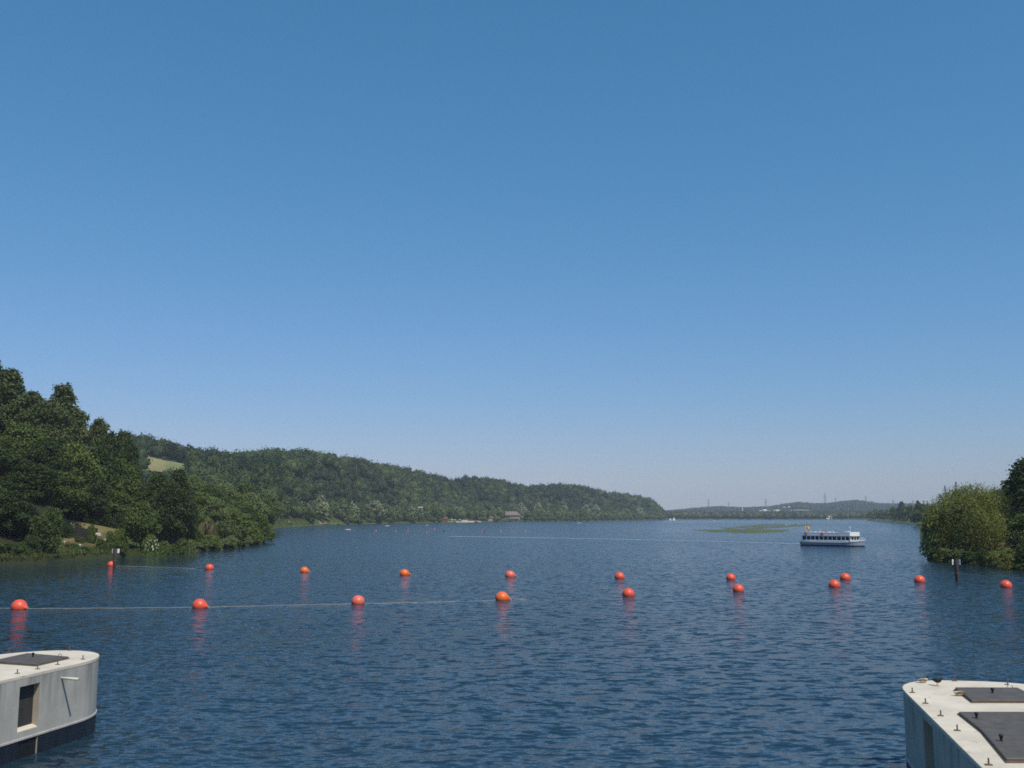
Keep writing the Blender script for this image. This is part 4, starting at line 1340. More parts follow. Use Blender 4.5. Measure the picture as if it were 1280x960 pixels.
# ------------------------------------------------------------------ excursion boat
def build_boat():
    c = at(1043.5, 681.5, 271.0); c.z = 0
    Lb = 17.8
    los = Vector((-c.x, -c.y)).normalized()
    hd_ = Matrix.Rotation(math.radians(62), 2) @ los
    yaw = math.atan2(hd_.y, hd_.x)
    stern = c - Vector((hd_.x, hd_.y, 0)) * Lb / 2
    root = empty('excursion_boat', (c.x, c.y, 0), yaw, 'white two-deck excursion boat with a dark window band and an orange flag at the stern', 'boat')
    h = Lb / 2; W = 2.85
    # hull: stations along x with half-width, deck height
    def hull_loft(bm, z0, z1, grow=0.0, n=22, wfac=(1, 1)):
        lo, hi = [], []
        for i in range(n + 1):
            u = i / n; x = -h + Lb * u
            w = W * (0.90 + 0.10 * min(1, u * 6)) if u < 0.74 else W * max(0.03, (1 - ((u - 0.74) / 0.26) ** 1.9))
            lo.append((x if u < 0.9 else x - 0.5 * (u - 0.9) / 0.1 * (1 - z0 / 2.0), w * wfac[0] + grow)); hi.append((x if u < 0.9 else x - 0.5 * (u - 0.9) / 0.1 * (1 - z1 / 2.0), w * wfac[1] + grow))
        def zs(u_x, z): return z + (0.95 * max(0, (u_x / h) - 0.35) ** 1.2 if z > 0.5 else 0)
        rows = []
        for pts, z in ((lo, z0), (hi, z1)):
            rows.append([bm.verts.new((x, w, zs(x, z))) for x, w in pts] + [bm.verts.new((x, -w, zs(x, z))) for x, w in pts[::-1]])
        m = len(rows[0])
        for i in range(m): bm.faces.new((rows[0][i], rows[0][(i + 1) % m], rows[1][(i + 1) % m], rows[1][i]))
        bm.faces.new(rows[0][::-1]); bm.faces.new(rows[1])
    bm = bmesh.new(); hull_loft(bm, 0.30, 0.95, wfac=(0.95, 1.0)); hull = from_bm('hull', bm, M['hullblue'], root)
    bm = bmesh.new(); hull_loft(bm, -0.5, 0.32, 0.01, wfac=(0.85, 0.95)); from_bm('boot_stripe', bm, M['navy'], hull)
    bm = bmesh.new(); hull_loft(bm, 0.84, 0.95, 0.04); from_bm('rubbing_strake', bm, M['navy'], hull)
    bm = bmesh.new(); hull_loft(bm, 0.952, 1.40, 0.012); from_bm('sheer_strake', bm, M['white'], hull)
    # bow bulwark
    # main cabin
    x0, x1 = -h + 0.6, h * 0.66
    w1 = W - 0.22
    bm = bmesh.new(); add_box(bm, ((x0 + x1) / 2, 0, 2.03), (x1 - x0, w1 * 2, 1.34)); bevel(bm, 0.06, 2)
    cabin = from_bm('cabin', bm, M['offwhite'], root)
    nwin = 9; xs0, xs1 = x0 + 0.25, x1 - 2.6
    pw = (xs1 - xs0) / nwin
    for s in (-1, 1):
        for i in range(nwin):
            xc = xs0 + pw * (i + 0.5)
            bm = bmesh.new(); add_box(bm, (xc, s * (w1 + 0.012), 2.10), (pw - 0.26, 0.05, 0.94)); bevel(bm, 0.02, 1)
            from_bm('side_window', bm, M['glass'], root)
        bm = bmesh.new(); add_box(bm, ((xs0 + xs1) / 2, s * (w1 + 0.006), 2.10), (xs1 - xs0 + 0.1, 0.03, 1.10)); from_bm('window_band', bm, M['offwhite'], root)
        for xc in (x1 - 1.95, x1 - 0.8):
            bm = bmesh.new(); add_box(bm, (xc, s * (w1 + 0.008), 2.12), (0.86, 0.04, 0.86)); bevel(bm, 0.03, 1); from_bm('side_window', bm, M['glass'], root)
    for yc in (-1.45, 0.0, 1.45):
        bm = bmesh.new(); add_box(bm, (x1 + 0.008, yc, 2.12), (0.04, 1.15, 0.84)); bevel(bm, 0.03, 1); from_bm('front_window', bm, M['glass'], root)
    bm = bmesh.new(); add_box(bm, (x1 - 0.06, 0, 2.03), (0.1, w1 * 2 + 0.02, 1.36)); from_bm('cabin_front', bm, M['white'], root)
    bm = bmesh.new(); add_box(bm, ((x0 + x1) / 2 + 0.15, 0, 2.76), (x1 - x0 + 0.8, w1 * 2 + 0.34, 0.10)); bevel(bm, 0.03, 1)
    from_bm('upper_deck', bm, M['deckgrey'], root)
    # upper deck side screens, white front
    xd1 = x1 - 0.1
    for s in (-1, 1):
        bm = bmesh.new(); add_box(bm, ((x0 + xd1) / 2 - 1.7, s * (w1 + 0.05), 3.20), (xd1 - x0 - 3.4, 0.06, 0.76)); from_bm('deck_screen', bm, M['hullgrey'], root)
        bm = bmesh.new(); add_box(bm, (xd1 - 1.72, s * (w1 + 0.06), 3.30), (3.4, 0.08, 0.98)); from_bm('front_bulwark', bm, M['white'], root)
        bm = bmesh.new(); add_tube(bm, [(x0, s * (w1 + 0.05), 3.62), (xd1 - 3.5, s * (w1 + 0.05), 3.62)], 0.05, 6); rl = from_bm('handrail', bm, M['white'], root)
        bm = bmesh.new()
        for i in range(9):
            xx = x0 + (xd1 - 3.5 - x0) * i / 8
            add_tube(bm, [(xx, s * (w1 - 0.03), 2.8), (xx, s * (w1 - 0.03), 3.62)], 0.03, 6)
        from_bm('stanchion', bm, M['white'], rl)
    bm = bmesh.new(); add_box(bm, (xd1 + 0.02, 0, 3.30), (0.08, w1 * 2 + 0.18, 0.98)); from_bm('front_screen', bm, M['white'], root)
    bm = bmesh.new(); add_box(bm, (x0 - 0.0, 0, 3.20), (0.06, w1 * 2 + 0.12, 0.76)); from_bm('stern_screen', bm, M['hullgrey'], root)
    # white canopy roof over the aft half of the upper deck edge and benches
    for i in range(6):
        xx = x0 + 2.2 + i * 1.4
        for s in (-1, 1):
            bm = bmesh.new(); add_box(bm, (xx, s * 1.15, 3.22), (0.45, 1.5, 0.06)); add_box(bm, (xx - 0.22, s * 1.15, 3.48), (0.06, 1.5, 0.5)); add_box(bm, (xx, s * 1.15, 3.0), (0.3, 0.1, 0.42))
            from_bm('bench', bm, M['white'], root)
    # pilot stand with windscreen
    bm = bmesh.new(); add_box(bm, (xd1 - 2.0, 0, 3.35), (1.2, 1.6, 1.1), None, 0.9); bevel(bm, 0.05, 1); ps = from_bm('pilot_stand', bm, M['white'], root)
    bm = bmesh.new(); add_tube(bm, [(xd1 - 1.2, 0, 3.6), (xd1 - 1.2, 0, 5.5)], [0.06, 0.035], 8); add_tube(bm, [(xd1 - 1.2, -0.75, 4.85), (xd1 - 1.2, 0.75, 4.85)], 0.035, 6)
    add_box(bm, (xd1 - 1.2, 0, 5.0), (0.16, 0.16, 0.22)); from_bm('mast', bm, M['white'], root)
    bm = bmesh.new(); add_tube(bm, [(x0 + 4.2, 0, 2.8), (x0 + 4.2, 0, 4.55)], 0.05, 8); from_bm('light_pole', bm, M['white'], root)
    # flag at the stern
    bm = bmesh.new(); add_tube(bm, [(x0 + 0.15, 0, 2.8), (x0 - 0.25, 0, 5.4)], 0.035, 8); fpole = from_bm('flag_pole', bm, M['white'], root)
    bm = bmesh.new()
    g_ = []
    for i in range(9):
        for j in range(6):
            g_.append(bm.verts.new((x0 - 0.25 + 0.05 * j + 0.8 * i / 8, 0.6 * i / 8 + 0.12 * math.sin(i * 1.1) + 0.03 * j, 5.35 - 0.16 * j - 0.30 * (i / 8) ** 1.3)))
    for i in range(8):
        for j in range(5): bm.faces.new((g_[i * 6 + j], g_[(i + 1) * 6 + j], g_[(i + 1) * 6 + j + 1], g_[i * 6 + j + 1]))
    fl_ = from_bm('flag', bm, M['orange'], fpole, True)
    fl_.modifiers.new('thick', 'SOLIDIFY').thickness = 0.02
    # life rings on the near side
    for xx in (x0 + 6.2, x0 + 1.4):
        bm = bmesh.new()
        add_tube(bm, [(xx + 0.34 * math.cos(t), -(w1 + 0.14), 3.25 + 0.34 * math.sin(t)) for t in np.linspace(0, 2 * math.pi, 17)], 0.09, 8)
        from_bm('life_ring', bm, M['redplastic'], root, True)
    # anchor / bow rail
    bm = bmesh.new()
    for s in (-1, 1):
        add_tube(bm, [(h * 0.74, s * 1.9, 2.15), (h * 0.88, s * 1.2, 2.2), (h * 0.97, 0.15 * s, 2.25)], 0.03, 6)
        for q in ((h * 0.74, s * 1.9), (h * 0.88, s * 1.2)): add_tube(bm, [(q[0], q[1], 1.3), (q[0], q[1], 2.17)], 0.025, 6)
    from_bm('bow_rail', bm, M['steel'], root)
    bm = bmesh.new(); add_box(bm, (x0 + 6.3, -1.0, 0), (0.01, 0.01, 0.01)); bm.free()
    # passengers on the upper deck
    labs = ['passenger in a white shirt sitting midway along the boat upper deck', 'passenger in a red shirt sitting on the boat upper deck behind the orange life ring',
            'passenger in a blue shirt sitting on the boat upper deck near the pilot stand', 'passenger in a white shirt sitting on the boat upper deck near the stern pole', 'passenger in red nearest the boat stern flag']
    Rm = Matrix.Rotation(yaw, 3, 'Z')
    for i, (xx, yy, tp) in enumerate([(x0 + 7.6, -1.0, 'cloth_white'), (x0 + 6.4, -1.2, 'cloth_red'), (x0 + 9.0, -0.6, 'cloth_blue'), (x0 + 3.4, -1.1, 'cloth_white'), (x0 + 4.6, 1.1, 'cloth_red')]):
        q = Rm @ Vector((xx, yy, 2.81)); person((c.x + q.x, c.y + q.y, 2.81), yaw - math.pi / 2, True, tp, labs[i], 'passengers on the excursion boat')
    return root, stern


boat, stern = build_boat()

# wake: smooth water strip, its brighter sky reflection painted in pale
wk = N('wake_sheen')
tc = wk.add('ShaderNodeNewGeometry')
nz = wk.noise(tc.outputs['Position'], 1.4, 4.0, 0.7, (0.25, 1, 1))
b = wk.add('ShaderNodeBsdfPrincipled', i_Roughness=0.5); b.inputs['Base Color'].default_value = (0.50, 0.55, 0.60, 1)
tr = wk.add('ShaderNodeBsdfTransparent'); mx = wk.add('ShaderNodeMixShader')
wk.link(wk.math('MULTIPLY', wk.ramp(nz.outputs[0], [(0.25, (0, 0, 0)), (0.60, (1, 1, 1))]), 0.74), mx.inputs[0]); wk.link(tr.outputs[0], mx.inputs[1]); wk.link(b.outputs[0], mx.inputs[2]); wk.link(mx.outputs[0], wk.out.inputs[0])
pathp = [(1004, 680.3, 1.5), (985, 679.6, 1.3), (950, 678.6, 1.2), (900, 677.2, 1.2), (840, 675.8, 1.2), (780, 674.6, 1.2), (720, 673.3, 1.2), (660, 672.2, 1.3), (600, 671.2, 1.4), (560, 670.7, 1.4)]
vv = []
for a, b_, wd in pathp:
    q = on_plane(a, b_); vv += [q + Vector((0, -wd * 2.6, 0.07)), q + Vector((0, wd * 2.6, 0.07))]
nq = len(pathp)
me = bpy.data.meshes.new('wake'); me.from_pydata([tuple(v) for v in vv], [], [(2 * i, 2 * i + 1, 2 * i + 3, 2 * i + 2) for i in range(nq - 1)])
tag(link_mesh('wake', me, wk.m), 'thin pale line of smooth wake behind the boat, sky reflection painted in', 'wake', kind='stuff')

# water weed carpets
rng = np.random.default_rng(44)


def weed_bed(name, outl, label, dens):
    lo = np.array([[*on_plane(a, b_)[:2]] for a, b_ in outl])
    mn, mxx = lo.min(0), lo.max(0)
    V_, F_ = [], []
    cnt = 0
    for _ in range(dens):
        q = mn + rng.uniform(size=2) * (mxx - mn)
        ins = False; j = len(lo) - 1
        for i in range(len(lo)):
            if (lo[i, 1] > q[1]) != (lo[j, 1] > q[1]) and q[0] < (lo[j, 0] - lo[i, 0]) * (q[1] - lo[i, 1]) / (lo[j, 1] - lo[i, 1]) + lo[i, 0]: ins = not ins
            j = i
        if not ins: continue
        if wob(q[0] * 0.5, q[1], 9.0, 1.0) < rng.uniform(-0.7, 0.55): continue
        rx, ry = rng.uniform(1.5, 6.0), rng.uniform(0.4, 1.3)
        k = len(V_)
        V_.append((q[0], q[1], 0.16 + rng.uniform(0, 0.05)))
        for t in range(7):
            a = t / 7 * 6.283
            V_.append((q[0] + rx * math.cos(a) * rng.uniform(.7, 1.2), q[1] + ry * math.sin(a) * rng.uniform(.7, 1.2), 0.02))
        for t in range(7): F_.append((k, k + 1 + t, k + 1 + (t + 1) % 7))
    me = bpy.data.meshes.new(name); me.from_pydata(V_, [], F_)
    tag(link_mesh(name, me, M['weed'], None, True), label, 'water weed', kind='stuff')


weed_bed('water_weed', [(902, 659.5), (930, 657.2), (960, 655.4), (1010, 655.6), (1012, 657.5), (980, 659.2), (950, 662), (918, 664)], 'green water weed reaching the surface left of the boat', 3000)
weed_bed('water_weed', [(866, 662.5), (905, 662), (950, 662), (990, 661.8), (975, 665), (940, 666.6), (895, 665.8)], 'thin olive streaks of water weed in front of the green weed bed', 900)


# ------------------------------------------------------------------ buildings
def gable_house(name, loc, rz, L, W, H, R, wm, rm, label, cat='house', win=0, hip=0.0, group=None):
    o = empty(name, loc, rz, label, cat, group)
    bm = bmesh.new(); add_box(bm, (0, 0, H / 2 - 0.5), (L, W, H + 1.0)); from_bm('wall', bm, M[wm], o)
    bm = bmesh.new()
    e = 0.5
    a = [bm.verts.new(v) for v in ((-L / 2 - e, -W / 2 - e, H + 0.003), (L / 2 + e, -W / 2 - e, H + 0.003), (L / 2 + e, W / 2 + e, H + 0.003), (-L / 2 - e, W / 2 + e, H + 0.003))]
    r = [bm.verts.new((-L / 2 - e + hip, 0, H + R)), bm.verts.new((L / 2 + e - hip, 0, H + R))]
    for f in ((a[0], a[1], r[1], r[0]), (a[2], a[3], r[0], r[1]), (a[1], a[2], r[1]), (a[3], a[0], r[0]), (a[3], a[2], a[1], a[0])): bm.faces.new(f)
    from_bm('roof', bm, M[rm], o)
    for i in range(win):
        xx = -L / 2 + L * (i + 0.5) / win
        bm = bmesh.new(); add_box(bm, (xx, -W / 2 - 0.02, H * 0.58), (L / win * 0.42, 0.08, H * 0.34)); from_bm('window', bm, M['glass'], o)
    return o


# columned house on the left shore
bd = 1446.0
bx = at(639.3, 645, bd).x
bz = tz(bx, bd)
zt_e, zt_r = at(640, 644, bd).z, at(640, 639.2, bd).z
He, Hr = zt_e - bz, zt_r - zt_e
o = empty('columned_house', (bx, bd, bz), -0.12, 'cream lakeside house with a reddish hipped roof and a row of pale columns', 'house')
Lh = 23.5
bm = bmesh.new(); add_box(bm, (0, 1.5, He / 2 - 1), (Lh - 1.5, 10, He + 2)); from_bm('wall', bm, M['plaster'], o)
bm = bmesh.new(); add_box(bm, (4.0, -3.56, He * 0.66), (Lh - 10.5, 0.1, He * 0.46)); from_bm('loggia_shade', bm, M['shadestone'], o)  # flat dark panel paints the shaded depth behind the columns
for i in range(6):
    xx = -0.8 + i * (Lh - 11.5) / 5
    bm = bmesh.new(); add_box(bm, (xx, -4.3, He * 0.66), (0.95, 0.9, He * 0.47)); bevel(bm, 0.1, 1); from_bm('column', bm, M['whiteplaster'], o)
bm = bmesh.new(); add_box(bm, (0, -4.2, He * 0.38), (Lh, 1.7, 0.5)); from_bm('terrace', bm, M['plaster'], o)
for i in range(2):
    bm = bmesh.new(); add_box(bm, (-Lh / 2 + 2.6 + i * 3.0, -3.56, He * 0.64), (1.2, 0.12, 2.2)); from_bm('window', bm, M['glass'], o)
bm = bmesh.new(); e = 0.9
a = [bm.verts.new(v) for v in ((-Lh / 2 - e, -6, He), (Lh / 2 + e, -6, He), (Lh / 2 + e, 7.5, He), (-Lh / 2 - e, 7.5, He))]
r = [bm.verts.new((-Lh / 2 + 2.0, 1, He + Hr)), bm.verts.new((Lh / 2 - 4.5, 1, He + Hr))]
for f in ((a[0], a[1], r[1], r[0]), (a[2], a[3], r[0], r[1]), (a[1], a[2], r[1]), (a[3], a[0], r[0]), (a[3], a[2], a[1], a[0])): bm.faces.new(f)
from_bm('roof', bm, M['tile'], o)


def ground_at(px, d):
    x = at(px, 645, d).x; return Vector((x, d, tz(x, d)))


# beach: hut, pavilion, wall, sand, sunshades, people
q = ground_at(555.5, 1254); gable_house('beach_hut', q, 0.2, 6.5, 5, 3.2, 2.4, 'darkred', 'darkred', 'dark red gabled hut at the left end of the bathing beach', 'hut', 2)
q = ground_at(613.5, 1382); gable_house('boathouse', q, 1.3, 5.5, 5, 4.0, 3.0, 'plaster', 'tile', 'small pale gabled boathouse left of the columned house', 'hut', 1)
q = ground_at(505, 1210); qq = at(519.5, 634.3, 1215)
o = gable_house('hall', (qq.x, 1215, qq.z - 4), -0.05, 17, 8, 4.0, 0.7, 'plaster', 'whiteplaster', 'long low hall with a flat white roof among the trees on the hill foot', 'building', 5)
q = ground_at(342.3, 745)
bm_root = empty('white_van', q, 0.5, 'white van parked at the edge of the wood on the far bank', 'van')
bm = bmesh.new(); add_box(bm, (0, 0, 1.35), (4.8, 1.9, 1.7)); bevel(bm, 0.2, 3); from_bm('body', bm, M['white'], bm_root)
bm = bmesh.new(); add_box(bm, (2.2, 0, 1.9), (0.5, 1.6, 0.6)); from_bm('windscreen', bm, M['glass'], bm_root)
for sx in (-1.5, 1.5):
    for sy in (-0.9, 0.9):
        bm = bmesh.new(); add_tube(bm, [(sx, sy - 0.12, 0.35), (sx, sy + 0.12, 0.35)], 0.35, 12); from_bm('wheel', bm, M['black'], bm_root)
for i, pxx in enumerate((344.6, 349.5)):
    q = ground_at(pxx, 748); bm = bmesh.new(); add_tube(bm, [(0, 0, -0.5), (0, 0, 9.0), (0, 0, 9.6)], [0.14, 0.10, 0.05], 8); o = from_bm('mast', bm, M['steel'], None)
    o.location = q; tag(o, ['thin grey mast beside the white van', 'thin grey mast right of the van among the people'][i], 'mast')
for i, (pxx, dd_) in enumerate(((353.3, 750), (361.5, 756), (367.5, 760))):
    person(ground_at(pxx, dd_), 0.6 * i, False, 'cloth_white', ['person in white standing nearest the masts on the far bank', 'person in white standing in the middle of the grassy far bank', 'person in white standing at the right end of the grassy far bank'][i])
# sand
def patch_on_ground(name, px0, px1, o0, o1, label, mat):
    pp = np.linspace(px0, px1, 16); oo = np.linspace(o0, o1, 5); Vv = []
    for ob in oo:
        for p_ in pp:
            d_ = float(ip(SHORE, np.array([p_]))[0]) + ob + 2 * math.sin(p_ * 1.7); x_ = (p_ - 640) / F * d_ * CP
            Vv.append((x_, d_, tz(x_, d_) + 0.10))
    Ff = [(j * 16 + i, j * 16 + i + 1, (j + 1) * 16 + i + 1, (j + 1) * 16 + i) for j in range(4) for i in range(15)]
    me = bpy.data.meshes.new(name); me.from_pydata(Vv, [], Ff)
    tag(link_mesh(name, me, M[mat], None, True), label, 'beach', kind='structure')


patch_on_ground('beach', 557, 603, 0, 18, 'pale sand of the bathing beach', 'sand')
patch_on_ground('sandy_landing', 607, 619, 0, 14, 'sandy landing left of the columned house', 'sand')
patch_on_ground('clay_bank', 399, 428, 5, 20, 'tan clay bank on the left shore', 'clay')
bm = bmesh.new()
for i in range(10):
    q0, q1 = ground_at(577 + i * 2.4, 1300), ground_at(577 + (i + 1) * 2.4, 1300)
    c = (q0 + q1) / 2; add_box(bm, (c.x, c.y + i * 4.6, c.z + 0.7), ((q1 - q0).length, 0.6, 1.9))
tag(from_bm('beach_wall', bm, M['whiteplaster']), 'long low white wall behind the bathing beach', 'wall')


def sunshade(px, d, mat, label):
    o = empty('sunshade', ground_at(px, d), 0, label, 'sunshade', 'sunshades on the bathing beach')
    bm = bmesh.new(); add_tube(bm, [(0, 0, 0), (0, 0, 2.6)], 0.04, 6); from_bm('pole', bm, M['white'], o)
    bm = bmesh.new(); add_lathe(bm, [(1.7, 2.15), (1.66, 2.2), (0.9, 2.5), (0.05, 2.75)], 10); from_bm('canopy', bm, M[mat], o)


for i, (a, dd_, m) in enumerate([(565, 1262, 'cloth_white'), (569, 1268, 'orange'), (575, 1275, 'cloth_white'), (589, 1300, 'cloth_white'), (597, 1318, 'cloth_red')]):
    sunshade(a, dd_, m, ['white sunshade nearest the red hut on the beach', 'orange sunshade on the bathing beach', 'white sunshade in the middle of the bathing beach', 'white sunshade at the far end of the beach wall', 'red sunshade at the right end of the beach'][i])
for i in range(14):
    a = 560 + i * 3.0 + rg.uniform(-0.8, 0.8); d_ = float(ip(SHORE, np.array([a]))[0]) + rg.uniform(3, 14)
    person(ground_at(a, d_), rg.uniform(0, 6.28), i % 3 == 2, rg.choice(['cloth_white', 'skin', 'cloth_blue', 'cloth_red']), 'tiny bather on the sandy beach by the water', 'bathers on the beach', legs=rg.choice(['cloth_blue', 'cloth_dark', 'cloth_red']))


# small boats and sails far out
def rowing_boat(px, py, L, label, mat, rz=0.1, group=None):
    o = empty('rowing_boat', on_plane(px, py), rz, label, 'boat', group)
    bm = bmesh.new()
    loft_body(bm, [(-L / 2, 0.30, 0.22, 0.14), (-L / 3, 0.24, 0.55, 0.24), (0, 0.22, 0.68, 0.26), (L / 3, 0.25, 0.5, 0.24), (L / 2, 0.36, 0.04, 0.12)], 10)
    from_bm('hull', bm, M[mat], o, True)
    bm = bmesh.new()
    for xx in (-L / 5, L / 6): add_box(bm, (xx, 0, 0.50), (0.3, 1.1, 0.05))
    from_bm('thwart', bm, M['deckgrey'], o)
    o.scale = (0.8, 0.8, 0.8)
    return o


rowing_boat(435, 662.3, 4.2, 'small white boat nearest the tan clay bank', 'white')
rowing_boat(484, 657.6, 4.6, 'small white boat below the round pale willow', 'white', 0.3)
rowing_boat(579, 655.4, 5.5, 'small blue and white boat lying off the bathing beach', 'cloth_blue', 0.0)
rowing_boat(534, 656.8, 3.8, 'small white boat between the hall and the red hut', 'white', 1.0)
rowing_boat(724, 653.8, 7.0, 'long thin rowing boat off the low end of the hill', 'offwhite', 0.0)
for a, b_, lab in ((439.5, 662, 'person standing in the water beside the small white boat'), (486, 657.4, 'person standing up in the small white boat')):
    q = on_plane(a, b_); person((q.x, q.y, -0.4 if a < 450 else 0.42), 0.5, False, 'cloth_red', lab)


def sail_boat(px, py, L, hgt, label):
    o = empty('sailing_boat', on_plane(px, py), 0.4, label, 'sailing boat')
    bm = bmesh.new()
    loft_body(bm, [(-L / 2, 0.35, 0.5, 0.25), (0, 0.30, 0.9, 0.35), (L / 3, 0.35, 0.6, 0.32), (L / 2, 0.5, 0.05, 0.18)], 10); from_bm('hull', bm, M['white'], o, True)
    bm = bmesh.new(); add_tube(bm, [(0.4, 0, 0.4), (0.4, 0, hgt + 0.3)], 0.06, 6); from_bm('mast', bm, M['steel'], o)
    bm = bmesh.new()
    vs = [bm.verts.new(v) for v in ((0.35, 0, 1.0), (0.35, 0, hgt), (-L * 0.42, 0.25, 1.1))]; bm.faces.new(vs)
    s = from_bm('sail', bm, M['white'], o); s.modifiers.new('t', 'SOLIDIFY').thickness = 0.03
    bm = bmesh.new()
    vs = [bm.verts.new(v) for v in ((0.5, 0, hgt * 0.85), (L * 0.48, 0, 0.9), (0.55, -0.2, 1.0))]; bm.faces.new(vs)
    s = from_bm('jib', bm, M['white'], o); s.modifiers.new('t', 'SOLIDIFY').thickness = 0.03


sail_boat(842.5, 650.6, 6, 6.5, 'sailing boat with white sails right of the hill end')
sail_boat(838, 650.4, 5, 4.5, 'smaller sailing boat just left of the other white sail')
rowing_boat(892.5, 651.2, 7.0, 'white motor boat alone on the far water left of the weed', 'white', 0.2)
q = ground_at(860, 2450); gable_house('clubhouse', q, 0.2, 9, 8, 7, 3, 'whiteplaster', 'whiteplaster', 'small white clubhouse on the far shore right of the sails', 'house', 2)
q = ground_at(866, 2455); gable_house('shed', q, 0.0, 14, 7, 3.2, 2, 'plaster', 'tile', 'low reddish shed beside the white clubhouse', 'shed', 3)
q = ground_at(1034.5, 2460); gable_house('hut', q, 0.1, 8, 6, 5, 2, 'whiteplaster', 'whiteplaster', 'white hut on the far shore above the boat', 'hut', 2)
q = ground_at(1039, 2461); gable_house('hut', q, 0.1, 3, 3, 5, 2, 'plaster', 'tile', 'narrow tan hut right of the white hut on the far shore', 'hut', 1)
# racing marks
for i, (a, b_, m) in enumerate([(470, 664.2, 'buoy_pink'), (494.5, 664.8, 'buoy_red'), (510, 664.6, 'buoy_red'), (533.5, 666.8, 'buoy_red'), (543, 661.5, 'buoy_pink'), (603, 665.2, 'buoy_pink'), (626, 664.6, 'buoy_pink'), (657, 665, 'buoy_pink'), (792, 664.2, 'buoy_pink')]):
    bm = bmesh.new(); add_lathe(bm, [(0.42, -0.3), (0.5, 0.0), (0.46, 0.5), (0.30, 1.0), (0.10, 1.35)], 12)
    o = from_bm('marker_buoy', bm, M[m], None, True); o.location = on_plane(a, b_); o.scale = (0.6, 0.6, 0.6)
    tag(o, 'tiny conical red marker buoy far out on the lake', 'buoy', 'small marker buoys far out')
# water birds by the weed
for i, (a, b_) in enumerate([(987, 655.8), (992, 655.4), (998, 655.6), (1004, 655.3), (983, 656.6)]):
    bm = bmesh.new(); loft_body(bm, [(-0.6, 0.45, 0.05, 0.05), (-0.35, 0.3, 0.28, 0.22), (0.1, 0.25, 0.36, 0.26), (0.45, 0.35, 0.2, 0.2), (0.55, 0.65, 0.09, 0.09), (0.6, 0.95, 0.08, 0.08), (0.78, 0.98, 0.05, 0.04)], 8)
    o = from_bm('swan', bm, M['white'], None, True); o.location = on_plane(a, b_); o.rotation_euler.z = rg.uniform(0, 6.28)
    tag(o, 'tiny white swan swimming behind the green weed bed', 'swan', 'swans by the weed bed')
for i, (a, b_) in enumerate([(555, 664.6), (604.5, 665.2)]):
    bm = bmesh.new(); loft_body(bm, [(-0.35, 0.2, 0.04, 0.03), (-0.15, 0.12, 0.16, 0.13), (0.1, 0.12, 0.17, 0.13), (0.25, 0.25, 0.08, 0.09), (0.3, 0.4, 0.07, 0.07), (0.44, 0.38, 0.03, 0.02)], 8)
    o = from_bm('coot', bm, M['feather_dark'], None, True); o.location = on_plane(a, b_); o.scale = (1.8, 1.8, 1.8)
    tag(o, ['dark water bird off the red beach hut', 'dark water bird off the small boathouse'][i], 'water bird')

# houses on the far hills
for i, (a, b_, wd, hh, wm) in enumerate([(956, 640.5, 16, 7, 'whiteplaster'), (961, 640.8, 12, 6, 'whiteplaster'), (974.5, 641.2, 20, 8, 'whiteplaster'), (968, 640.2, 12, 6, 'plaster'), (951, 641.5, 10, 6, 'plaster'), (980, 636.2, 14, 7, 'whiteplaster'), (987, 636.5, 12, 7, 'whiteplaster')]):
    d_ = 3560 if b_ > 638 else 4000
    q = at(a, b_, d_)
    gable_house('house', (q.x, d_, q.z), rg.uniform(-0.5, 0.5), wd, 9, hh, 3.5, wm, 'tile' if i % 2 else 'whiteplaster', 'pale house of the village on the hazy far hill', 'house', 3, group='houses on the far hill')
q = at(928.3, 641, 3400)
bm = bmesh.new(); add_tube(bm, [(0, 0, -6), (0, 0, 15), (0, 0, 18)], [2.0, 1.6, 1.0], 12); o = from_bm('chimney_stack', bm, M['whiteplaster']); o.location = (q.x, 3400, q.z)
tag(o, 'slim white chimney stack on the hazy far shore', 'chimney')


# ------------------------------------------------------------------ pylons
def pylon_mesh(H, t):
    bm = bmesh.new()
    b0, b1 = H * 0.085, H * 0.012
    lv = [0, 0.16, 0.3, 0.42, 0.52, 0.62, 0.72, 0.82, 0.91, 1.0]
    wv = lambda u: b0 * (1 - u) ** 1.25 + b1
    cs = ((-1, -1), (1, -1), (1, 1), (-1, 1))
    for u0, u1 in zip(lv, lv[1:]):
        for k in range(4):
            c0, c1 = cs[k], cs[(k + 1) % 4]
            P0 = Vector((c0[0] * wv(u0), c0[1] * wv(u0), u0 * H)); P1 = Vector((c0[0] * wv(u1), c0[1] * wv(u1), u1 * H))
            Q1 = Vector((c1[0] * wv(u1), c1[1] * wv(u1), u1 * H)); Q0 = Vector((c1[0] * wv(u0), c1[1] * wv(u0), u0 * H))
            add_tube(bm, [P0, P1], t, 4, False); add_tube(bm, [P0, Q1], t * 0.6, 4, False); add_tube(bm, [Q0, P1], t * 0.6, 4, False)
    body = bpy.data.meshes.new('lattice_tower'); bm.to_mesh(body); bm.free()
    bm = bmesh.new()
    for u, w in ((0.62, 0.24), (0.76, 0.19), (0.89, 0.13)):
        z = u * H
        for s in (-1, 1):
            add_tube(bm, [(0, 0, z + H * 0.03), (s * w * H, 0, z)], t * 0.8, 4, False); add_tube(bm, [(0, 0, z), (s * w * H, 0, z)], t * 0.8, 4, False)
            add_tube(bm, [(s * w * H * 0.95, 0, z), (s * w * H * 0.95, 0, z - H * 0.035)], t * 0.5, 4, False)
    arm = bpy.data.meshes.new('cross_arm'); bm.to_mesh(arm); bm.free()
    for m in (body, arm): m.materials.append(M['pylon'])
    return body, arm


